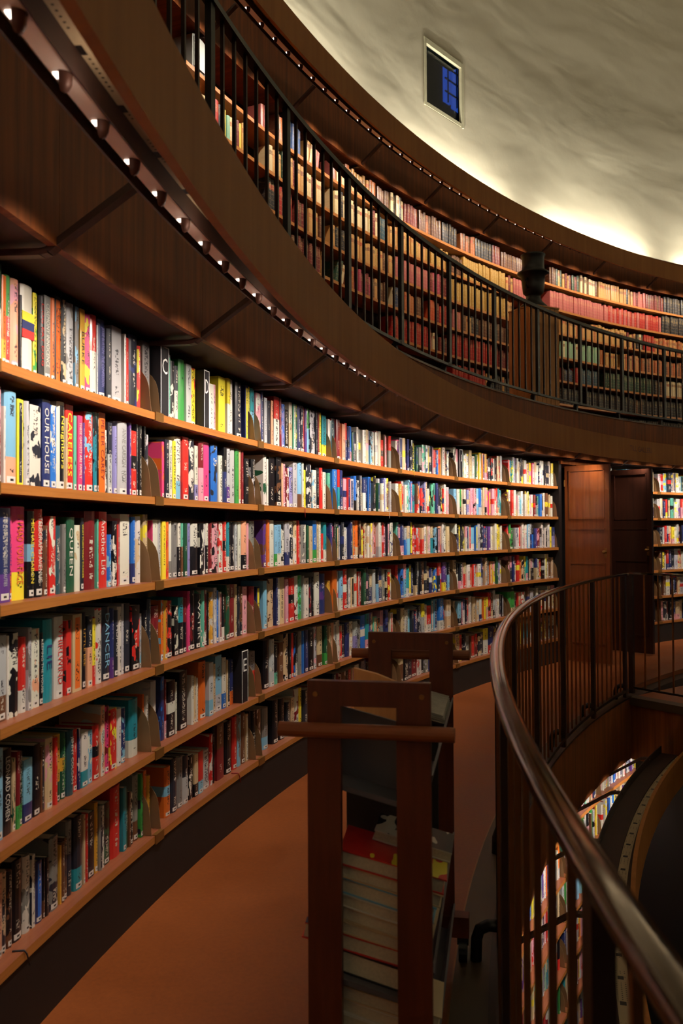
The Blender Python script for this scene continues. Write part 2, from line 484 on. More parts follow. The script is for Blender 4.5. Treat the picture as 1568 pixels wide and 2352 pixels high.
_fonts = {}
def text_mesh(txt, size=1.0):
    if txt in _fonts: return _fonts[txt]
    cu = bpy.data.curves.new('lettering', 'FONT'); cu.body = txt; cu.size = size; cu.align_x = 'CENTER'; cu.align_y = 'CENTER'
    cu.resolution_u = 2
    o = bpy.data.objects.new('lettering', cu); C.objects.link(o)
    dg = bpy.context.evaluated_depsgraph_get()
    me = bpy.data.meshes.new_from_object(o.evaluated_get(dg))
    bpy.data.objects.remove(o)
    xs = [v.co.x for v in me.vertices]; ys = [v.co.y for v in me.vertices]
    _fonts[txt] = (me, max(xs) - min(xs), max(ys) - min(ys), (max(xs) + min(xs)) / 2, (max(ys) + min(ys)) / 2)
    return _fonts[txt]

_ink = {}
def ink(code):
    if code not in _ink: _ink[code] = plain('ink_' + PALN[code].replace(' ', '_'), srgb(PAL[code]), 0.5, var=0.04)
    return _ink[code]

def lettering(name, txt, code, parent, w, h, y, zc, vertical=True, xc=0.0, mat=None, maxh=1.0):
    """text filling a spine of width w and length h, facing -y of the parent"""
    me, L, H, cx, cy = text_mesh(txt)
    me2 = me.copy(); me2.materials.clear(); me2.materials.append(mat or ink(code))
    o = bpy.data.objects.new(name, me2); C.objects.link(o); o.parent = parent
    if vertical:
        sx = h / L; sy = min(w / H, maxh * sx * 2.2)
        sx = min(sx, sy * 1.5)
        m = Matrix(((0, sy, 0, xc - cy * sy), (0, 0, -1, y), (-sx, 0, 0, zc + cx * sx), (0, 0, 0, 1)))
    else:
        sx = min(w / L, h / H * 1.1); sy = h / H
        m = Matrix(((sx, 0, 0, xc - cx * sx), (0, 0, -1, y), (0, sy, 0, zc - cy * sy), (0, 0, 0, 1)))
    o.matrix_local = m
    return o
ORD = ['first', 'second', 'third', 'fourth', 'fifth', 'sixth', 'seventh', 'eighth', 'ninth', 'tenth', 'eleventh', 'twelfth', 'thirteenth', 'fourteenth', 'fifteenth', 'sixteenth', 'seventeenth', 'eighteenth', 'nineteenth', 'twentieth']
TENS = ['', '', 'twenty', 'thirty', 'forty', 'fifty', 'sixty', 'seventy', 'eighty', 'ninety']
def ordinal(n):
    if n <= 20: return ORD[n - 1]
    t_, u_ = divmod(n, 10)
    if u_ == 0: return TENS[t_][:-1] + 'ieth'
    return TENS[t_] + '-' + ORD[u_ - 1]

# ================================================================== THE BUILDING
DTH = 4.8912
GAP = [171.8733 - DTH * i for i in range(-3, 14)]        # shelf bay boundaries, index 3 = the near one in view
G0 = 3
T_NEAR, T_FAR = 189.0, 100.0

# ---- gallery floor
def ringobj(name, prof, t0, t1, n, mat, kind='structure', label=None, parent=None, cat=None):
    o = MB().sweep(prof, t0, t1, n).build(name, mat, parent)
    if parent is None: tag(o, label, cat, None, kind)
    return o

ringobj('floor', [(RS - 1.14, -0.04), (RS + 0.3, -0.04), (RS + 0.3, 0), (RS - 1.14, 0)], T_NEAR, T_FAR, 180, M['lino'], label='orange-brown linoleum floor of the curved gallery walkway')
cu = ringobj('trim_1', [(RS - 1.255, -0.06), (RS - 1.141, -0.06), (RS - 1.141, 0.006), (RS - 1.255, 0.006)], T_NEAR, 144.6, 100, M['curb'], label='narrow stone curb along the open edge of the gallery floor')
MB().sweep([(RS - 1.1405, 0.0), (RS - 1.1345, 0.0), (RS - 1.1345, 0.004), (RS - 1.1405, 0.004)], T_NEAR, 128, 120).build('brass_strip', M['brassbar'], cu)
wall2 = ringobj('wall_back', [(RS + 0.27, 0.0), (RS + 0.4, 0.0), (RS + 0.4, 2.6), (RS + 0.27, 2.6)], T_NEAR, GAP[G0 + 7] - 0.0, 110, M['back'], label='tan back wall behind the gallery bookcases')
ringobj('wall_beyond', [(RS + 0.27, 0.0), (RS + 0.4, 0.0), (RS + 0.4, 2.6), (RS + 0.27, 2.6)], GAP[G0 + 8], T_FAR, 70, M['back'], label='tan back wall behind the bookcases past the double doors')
# dark doorway between
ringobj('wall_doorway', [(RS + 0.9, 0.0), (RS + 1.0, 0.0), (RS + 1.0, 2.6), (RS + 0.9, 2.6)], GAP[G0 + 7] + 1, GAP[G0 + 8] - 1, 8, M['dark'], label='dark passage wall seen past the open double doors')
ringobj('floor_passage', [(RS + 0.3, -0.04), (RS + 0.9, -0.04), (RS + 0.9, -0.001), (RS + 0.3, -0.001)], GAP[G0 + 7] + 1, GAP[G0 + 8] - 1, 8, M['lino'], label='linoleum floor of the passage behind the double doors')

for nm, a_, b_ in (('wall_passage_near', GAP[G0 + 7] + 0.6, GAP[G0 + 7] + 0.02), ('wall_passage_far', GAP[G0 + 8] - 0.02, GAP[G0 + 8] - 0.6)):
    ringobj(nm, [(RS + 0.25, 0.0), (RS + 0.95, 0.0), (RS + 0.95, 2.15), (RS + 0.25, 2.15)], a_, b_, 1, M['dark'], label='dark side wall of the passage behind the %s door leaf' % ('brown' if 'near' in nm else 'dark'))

# ---- upper gallery slab: soffit, edge panels, floor
Z3 = 2.64
def slab(zf, r_edge, r_back, nm, lab):
    o = ringobj(nm, [(r_edge + 0.012, zf - 0.485), (r_back, zf - 0.485), (r_back, zf - 0.005), (r_edge + 0.012, zf - 0.005)], T_NEAR, T_FAR, 150, M['soffit'], label=lab)
    return o
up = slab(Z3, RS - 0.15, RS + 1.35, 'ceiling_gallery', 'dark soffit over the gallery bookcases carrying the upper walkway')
ringobj('floor_upper', [(RS - 0.17, Z3 - 0.005), (RS + 1.3, Z3 - 0.005), (RS + 1.3, Z3), (RS - 0.17, Z3)], T_NEAR, T_FAR, 150, M['lino'], label='linoleum floor of the upper gallery behind its black railing')
def edge_panels(zf, r, first, parent_name, lab, t_end=102.0):
    """veneered boards that close the edge of a gallery slab, one per bay"""
    o = empty(parent_name); tag(o, lab, None, None, 'structure')
    th = first
    while th > t_end:
        a, b = th - 0.004, max(th - DTH + 0.004, t_end)
        MB().sweep([(r - 0.012, zf - 0.50), (r + 0.012, zf - 0.50), (r + 0.012, zf), (r - 0.012, zf)], a, b, 8).build('panel', M['panel'], o)
        th -= DTH
    MB().sweep([(r - 0.02, zf), (r + 0.015, zf), (r + 0.015, zf + 0.012), (r - 0.02, zf + 0.012)], first, t_end, 120).build('cap_strip', M['dkbronze'], o)
    return o
edge_panels(Z3, RS - 0.15, GAP[0], 'trim_2', 'reddish veneered boards closing the edge of the upper gallery')

# ---- light trough (a ring hung in front of the slab edge on bracket arms)
def trough(name, lab, dR, dz, t0, t1, lamp_step, lamp_w, arms, lamp_range, first_lamp, spill=0.0):
    o = empty(name); tag(o, lab, 'light trough')
    r = RS + dR
    n = int(abs(t0 - t1) * 1.6)
    MB().sweep([(r - 0.650, 2.108 + dz), (r - 0.628, 2.108 + dz), (r - 0.628, 2.331 + dz), (r - 0.650, 2.331 + dz)], t0, t1, n).build('fascia_board', M['fascia'], o)
    MB().sweep([(r - 0.627, 2.245 + dz), (r - 0.430, 2.245 + dz), (r - 0.430, 2.252 + dz), (r - 0.627, 2.252 + dz)], t0, t1, n).build('cover_plate', M['perf'], o)
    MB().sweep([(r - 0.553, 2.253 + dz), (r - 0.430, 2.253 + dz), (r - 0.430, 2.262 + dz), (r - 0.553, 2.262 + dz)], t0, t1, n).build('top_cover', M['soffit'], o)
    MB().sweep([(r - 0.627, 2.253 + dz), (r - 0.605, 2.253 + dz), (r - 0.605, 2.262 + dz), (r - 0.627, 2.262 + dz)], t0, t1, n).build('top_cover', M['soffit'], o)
    # lamp housing: dark side towards the room, pale underside
    MB().sweep([(r - 0.517, 2.196 + dz), (r - 0.513, 2.196 + dz), (r - 0.513, 2.245 + dz), (r - 0.517, 2.245 + dz)], t0, t1, n).build('housing_side', M['bardark'], o)
    MB().sweep([(r - 0.513, 2.200 + dz), (r - 0.474, 2.200 + dz), (r - 0.474, 2.215 + dz), (r - 0.513, 2.215 + dz)], t0, t1, n).build('housing_base', M['housing'], o)
    MB().sweep([(r - 0.436, 2.215 + dz), (r - 0.430, 2.215 + dz), (r - 0.430, 2.318 + dz), (r - 0.436, 2.318 + dz)], t0, t1, n).build('back_strip', M['bardark'], o)
    # arms
    am = None
    for th in arms:
        if not (t1 < th < t0): continue
        if am is None:
            P = [(0.22, 2.135), (-0.115, 2.128), (-0.135, 2.132), (-0.152, 2.145), (-0.365, 2.288), (-0.40, 2.296), (-0.44, 2.297)]
            mb = MB(); w2 = 0.016; tk = 0.018
            for k in range(len(P) - 1):
                (r0, z0), (r1, z1) = P[k], P[k + 1]
                L = math.hypot(r1 - r0, z1 - z0); nx, nz = -(z1 - z0) / L * tk / 2, (r1 - r0) / L * tk / 2
                b = len(mb.v)
                for (rr, zz) in ((r0, z0), (r1, z1)):
                    for sx, sn in ((-w2, 1), (w2, 1), (w2, -1), (-w2, -1)):
                        mb.v.append(Vector((sx, rr + sn * nx, zz + sn * nz)))
                for i in range(4):
                    j = (i + 1) % 4
                    mb.face([b + i, b + j, b + 4 + j, b + 4 + i])
                mb.face([b, b + 1, b + 2, b + 3]); mb.face([b + 7, b + 6, b + 5, b + 4])
            am = mb.mesh('bracket_arm')
        a = link('bracket_arm', am, M['rib'], o)
        a.matrix_world = frame(r, th, dz)
    # lamps
    sh = None
    th = first_lamp; n_l = 0
    while th > lamp_range[1]:
        if sh is None:
            mb = MB()
            # eyeball shade open towards the shelves: half bowl hanging under the housing
            prof = [(0.0185, 0.006), (0.0185, -0.004), (0.017, -0.018), (0.012, -0.028), (0.004, -0.032)]
            nn = 10
            b = len(mb.v)
            for (q, z) in prof:
                for i in range(nn):
                    a = math.pi * (0.98 + 1.04 * i / (nn - 1))
                    mb.v.append(Vector((q * math.cos(a) * 0.9, q * math.sin(a) * 0.95, z)))
            for k in range(len(prof) - 1):
                for i in range(nn - 1):
                    mb.face([b + k * nn + i, b + k * nn + i + 1, b + (k + 1) * nn + i + 1, b + (k + 1) * nn + i])
            sh = mb.mesh('spot_shade', smooth=True, fix=False)
            ln = MB().prism([(-0.010, 0.0), (0.010, 0.0), (0.008, -0.003), (-0.008, -0.003)], 0.003, 0.014).mesh('lens')
        if th < lamp_range[0]:
            s_ = link('spot_lamp', sh, M['lamp'], o)
            s_.matrix_world = frame(r - 0.492, th, 2.200 + dz)
            l_ = link('lens', ln, M['lens'], s_)
        n_l += 1
        if th < lamp_range[0] + 3 and n_l % 2 == 0:
            ld = bpy.data.lights.new('shelf_spot', 'SPOT')
            ld.energy = lamp_w; ld.color = (1.0, 0.87, 0.74); ld.spot_size = RAD(106); ld.spot_blend = 0.85; ld.shadow_soft_size = 0.014
            lo = bpy.data.objects.new('shelf_spot', ld); C.objects.link(lo); lo.parent = o
            d = pol(1, th).normalized() * math.cos(RAD(53)) + Vector((0, 0, -math.sin(RAD(53))))
            lo.matrix_world = Matrix.Translation(pol(r - 0.478, th, 2.186 + dz)) @ d.to_track_quat('-Z', 'Y').to_matrix().to_4x4()
        if spill and n_l % 4 == 1 and th < lamp_range[0] + 2 and th > 148:
            ld = bpy.data.lights.new('plate_fill', 'POINT'); ld.energy = spill; ld.color = (1.0, 0.82, 0.66); ld.shadow_soft_size = 0.02  # added fill, no fixture: imitates lamp spill on the cover plate
            lo = bpy.data.objects.new('plate_fill', ld); C.objects.link(lo); lo.parent = o
            lo.location = pol(r - 0.575, th, 2.165 + dz)
        th -= lamp_step
    return o
trough('light_trough', 'curved brown light trough with a row of small spot lamps above the gallery bookcases', 0.0, 0.0, T_NEAR, T_FAR, 0.82, LAMP_W, GAP, (186.0, 118.0), 188.2, spill=0.22)
trough('light_trough', 'highest brown light trough curving below the white plaster wall', 1.10, 2.655, T_NEAR - 4, T_FAR, 0.82, LAMP3_W, GAP, (176.0, 110.0), 178.0)
trough('light_trough', 'lower light trough seen from above through the brass balusters', -1.13, -2.64, T_NEAR, 145.6, 1.1, LAMP1_W, GAP, (176.0, 141.5), 176.0)

# ---- crown: slab edge, soffit and plaster drum with window
R3 = RS + 1.0
ringobj('ceiling_crown', [(RS + 0.97, 4.80), (RS + 1.45, 4.80), (RS + 1.45, 4.86), (RS + 0.97, 4.86)], T_NEAR, T_FAR, 150, M['panel'], label='brown soffit above the upper gallery bookcases')
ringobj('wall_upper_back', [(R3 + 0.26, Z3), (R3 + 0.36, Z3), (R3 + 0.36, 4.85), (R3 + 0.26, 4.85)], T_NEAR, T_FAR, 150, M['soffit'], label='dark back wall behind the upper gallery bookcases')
ct = MB().sweep([(RS + 0.95, 4.775), (RS + 0.97, 4.775), (RS + 0.97, 5.25), (RS + 0.95, 5.25)], T_NEAR, T_FAR, 150).build('trim_3', M['panel'])
tag(ct, 'brown veneered band behind the highest light trough', kind='structure')

RD = RS + 1.3
ZD0, ZD1 = 4.86, 13.0
W_T0, W_T1, W_Z0, W_Z1 = 140.2, 137.22, 6.19, 6.90
def drum():
    mb = MB()
    ths = [360.0 * k / 180 for k in range(181)] + [W_T0, W_T1]
    ths = sorted(set(round(x, 3) for x in ths))
    zs = [ZD0, W_Z0, W_Z1, 9.0, 11.0, ZD1]
    idx = {}
    for i, th in enumerate(ths[:-1]):
        for j, z in enumerate(zs):
            idx[i, j] = len(mb.v); mb.v.append(pol(RD, th, z))
    n = len(ths) - 1
    for i in range(n):
        for j in range(len(zs) - 1):
            a, b = ths[i], ths[i + 1]
            if j == 1 and a >= W_T1 - 1e-3 and b <= W_T0 + 1e-3: continue
            i2 = (i + 1) % n
            mb.face([idx[i, j], idx[i2, j], idx[i2, j + 1], idx[i, j + 1]])
    o = mb.build('wall_drum', M['plaster'], fix=False, smooth=True)
    return tag(o, 'rough white plaster wall of the rotunda glowing above the highest trough', kind='structure')
drum()
cl = MB().lathe([(RD + 0.02, ZD1), (RD + 0.02, ZD1 + 0.05)], 90).build('ceiling', M['plaster'])
tag(cl, 'white plaster ceiling high over the rotunda', kind='structure')

# window in the drum
wn = empty('window_1'); tag(wn, 'small square window set deep in the plaster wall showing blue dusk', None, None, 'structure')
thc = (W_T0 + W_T1) / 2
Fw = frame(RD, thc, 0)
hw = RD * RAD(W_T0 - W_T1) / 2
z0, z1 = W_Z0, W_Z1
def wpart(name, boxes, mat):
    mb = MB()
    for b in boxes: mb.box(*b, M=Fw)
    return mb.build(name, mat, wn)
wpart('reveal_top', [(-hw, hw, -0.01, 0.16, z1 - 0.004, z1 + 0.03)], M['reveal'])
wpart('reveal_sides', [(-hw - 0.03, -hw + 0.004, -0.01, 0.05, z0, z1), (hw - 0.004, hw + 0.03, -0.01, 0.05, z0, z1), (-hw, hw, -0.01, 0.05, z0 - 0.03, z0 + 0.004)], M['dark'])
wpart('frame', [(-hw - 0.03, -hw + 0.012, -0.015, 0.02, z0 - 0.03, z1 + 0.03), (hw - 0.02, hw + 0.03, -0.015, 0.02, z0 - 0.03, z1 + 0.03), (-hw, hw, -0.015, 0.02, z1 - 0.03, z1 + 0.03), (-hw, hw, -0.015, 0.02, z0 - 0.03, z0 + 0.012)], M['frame'])
wpart('pane', [(-hw, hw, 0.04, 0.044, z0, z1)], M['glass'])
wpart('attic_wall', [(-1.6, 4.5, 1.5, 1.55, z0 - 1.2, z1 + 3.0), (4.45, 4.5, 0.0, 1.5, z0 - 1.2, z1 + 3.0), (-1.6, 4.5, 0.05, 1.55, z1 + 3.0, z1 + 3.05)], M['dark'])
zq = z0 + 1.47
wpart('attic_pane', [(2.16, 2.32, 1.46, 1.49, zq, zq + 0.62), (2.37, 2.56, 1.46, 1.49, zq - 0.03, zq + 0.62)], M['duskglass'])
wpart('attic_bars', [(2.16, 2.56, 1.44, 1.458, zq + q, zq + q + 0.016) for q in (0.14, 0.33, 0.5)] + [(2.23, 2.243, 1.44, 1.458, zq, zq + 0.62), (2.46, 2.473, 1.44, 1.458, zq, zq + 0.62)], M['dark'])

# uplights that wash the drum, all round the crown
for k in range(30):
    th = 6.0 + 12.0 * k
    ld = bpy.data.lights.new('crown_uplight', 'AREA'); ld.shape = 'RECTANGLE'; ld.size = 2.2; ld.size_y = 0.04
    ld.energy = DOME_W; ld.color = (1.0, 0.95, 0.82)
    lo = bpy.data.objects.new('crown_uplight', ld); C.objects.link(lo)
    d = (pol(1, th).normalized() * 0.35 + Vector((0, 0, 1))).normalized()
    x = Vector((math.sin(RAD(th)), -math.cos(RAD(th)), 0)); zv = -d; yv = zv.cross(x)
    lo.matrix_world = Matrix(((x.x, yv.x, zv.x, 0), (x.y, yv.y, zv.y, 0), (x.z, yv.z, zv.z, 0), (0, 0, 0, 1)))
    lo.location = pol(RS + 1.12, th, 5.14)

# ================================================================== BOOKCASES
ZB2 = [1.837, 1.515, 1.192, 0.870, 0.552, 0.2375]
ZB3 = [4.51, 4.21, 3.91, 3.605, 3.30, 3.00, 2.70]
PO = 0.36     # the left plate of a pair stands this many degrees before the right one
def plate_mesh():
    a = [(0.012, 0.0), (0.235, 0.0), (0.235, 0.185), (0.115, 0.185)]
    for k in range(1, 7):
        q = math.pi / 2 * k / 6
        a.append((0.115 - 0.095 * math.sin(q), 0.075 + 0.11 * math.cos(q)))
    return MB().prism(a, -0.0012, 0.0012, axis='x').mesh('side_plate')
plate_me = plate_mesh()
clip_me = MB().box(-0.036, 0.036, -0.004, 0.012, -0.018, 0.017).mesh('brass_clip')

def bookcase(lab, r, zb, ga, gb, z_floor, plinth=True, plates=True, group=None, seg=8):
    o = empty('bookcase'); tag(o, lab, 'bookcase', group)
    for z in zb:
        b = MB().sweep([(r, z - 0.014), (r + 0.25, z - 0.014), (r + 0.25, z + 0.014), (r, z + 0.014)], ga + PO, gb + PO, seg).build('shelf_board', M['shelf'], o)
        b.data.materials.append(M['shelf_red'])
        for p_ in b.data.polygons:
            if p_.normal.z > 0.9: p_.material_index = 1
        if plates:
            for q in (ga, gb + PO):
                a = link('side_plate', plate_me, M['plate'], o); a.matrix_world = frame(r, q, z + 0.014)
            a = link('brass_clip', clip_me, M['clip'], o); a.matrix_world = frame(r, ga + PO / 2, z)
    if plinth:
        MB().sweep([(r + 0.005, z_floor), (r + 0.25, z_floor), (r + 0.25, zb[-1] - 0.0145), (r + 0.005, zb[-1] - 0.0145)], ga + PO, gb + PO, seg).build('plinth', M['kick'], o)
    MB().sweep([(r + 0.19, zb[-1] - 0.012), (r + 0.25, zb[-1] - 0.012), (r + 0.25, zb[0] + 0.2), (r + 0.19, zb[0] + 0.2)], ga + PO / 2 + 0.11, ga + PO / 2 - 0.11, 1).build('upright', M['kick'], o)
    return o
names2 = {2: 'bookcase bay cut by the picture edge nearest the camera', 3: 'nearest full bookcase bay of new books with brass clips', 4: 'second bookcase bay, sign cards D and E among its books', 5: 'third bookcase bay from the camera, partly behind the trolley', 6: 'fourth bookcase bay from the camera behind the trolley top', 7: 'fifth bookcase bay from the camera', 8: 'sixth bookcase bay, two before the double doors', 9: 'last bookcase bay before the brown double doors',
          11: 'first bookcase bay past the dark door leaf', 12: 'second bookcase bay past the dark door leaf'}
for gi in (2, 3, 4, 5, 6, 7, 8, 9, 11, 12):
    bookcase(names2[gi], RS, ZB2, GAP[gi], GAP[gi + 1], 0.0, group='bookcases along the gallery')
# end post next to the doors
ep = MB().sweep([(RS - 0.01, 0.0), (RS + 0.27, 0.0), (RS + 0.27, 2.12), (RS - 0.01, 2.12)], GAP[10] + 0.36, GAP[10] + 0.1, 1).build('trim_4', M['kick']); tag(ep, 'dark post closing the bookcase row beside the doors', kind='structure')
B3 = [166.9 - 4.0 * k for k in range(14)]
for k in range(2, 13):
    bookcase('%s upper gallery bookcase counted from the near end behind the black railing' % ordinal(k - 1), R3, ZB3, B3[k], B3[k + 1], Z3, plinth=True, plates=False, group='bookcases of the upper gallery', seg=6)
ZB1 = [z - 2.64 for z in ZB2]
for k in range(5):
    bookcase('%s lower bookcase glimpsed through the brass balusters' % ordinal(k + 1), RS - 1.10, ZB1, 160.0 - 4.9 * k, 155.1 - 4.9 * k, -2.64, plates=(k in (1, 2)), group='bookcases of the lower tier', seg=6)
ringobj('wall_lower_back', [(RS - 0.84, -2.64), (RS - 0.75, -2.64), (RS - 0.75, -0.5), (RS - 0.84, -0.5)], 178, 130, 60, M['back'], label='back wall behind the lower bookcases')
ringobj('ceiling_lower', [(RS - 1.24, -0.49), (RS + 0.3, -0.49), (RS + 0.3, -0.045), (RS - 1.24, -0.045)], T_NEAR, T_FAR, 120, M['soffit'], label='soffit under the gallery floor above the lower bookcases')
fl = MB().lathe([(RS - 0.8, -2.70), (RS - 0.8, -2.64)], 72).build('floor_lower', M['kick']); tag(fl, 'dark main floor of the rotunda far below', kind='structure')
edge_panels(0.0, RS - 1.265, GAP[0], 'trim_5', 'veneered boards closing the edge of the gallery floor above the void', t_end=144.7)

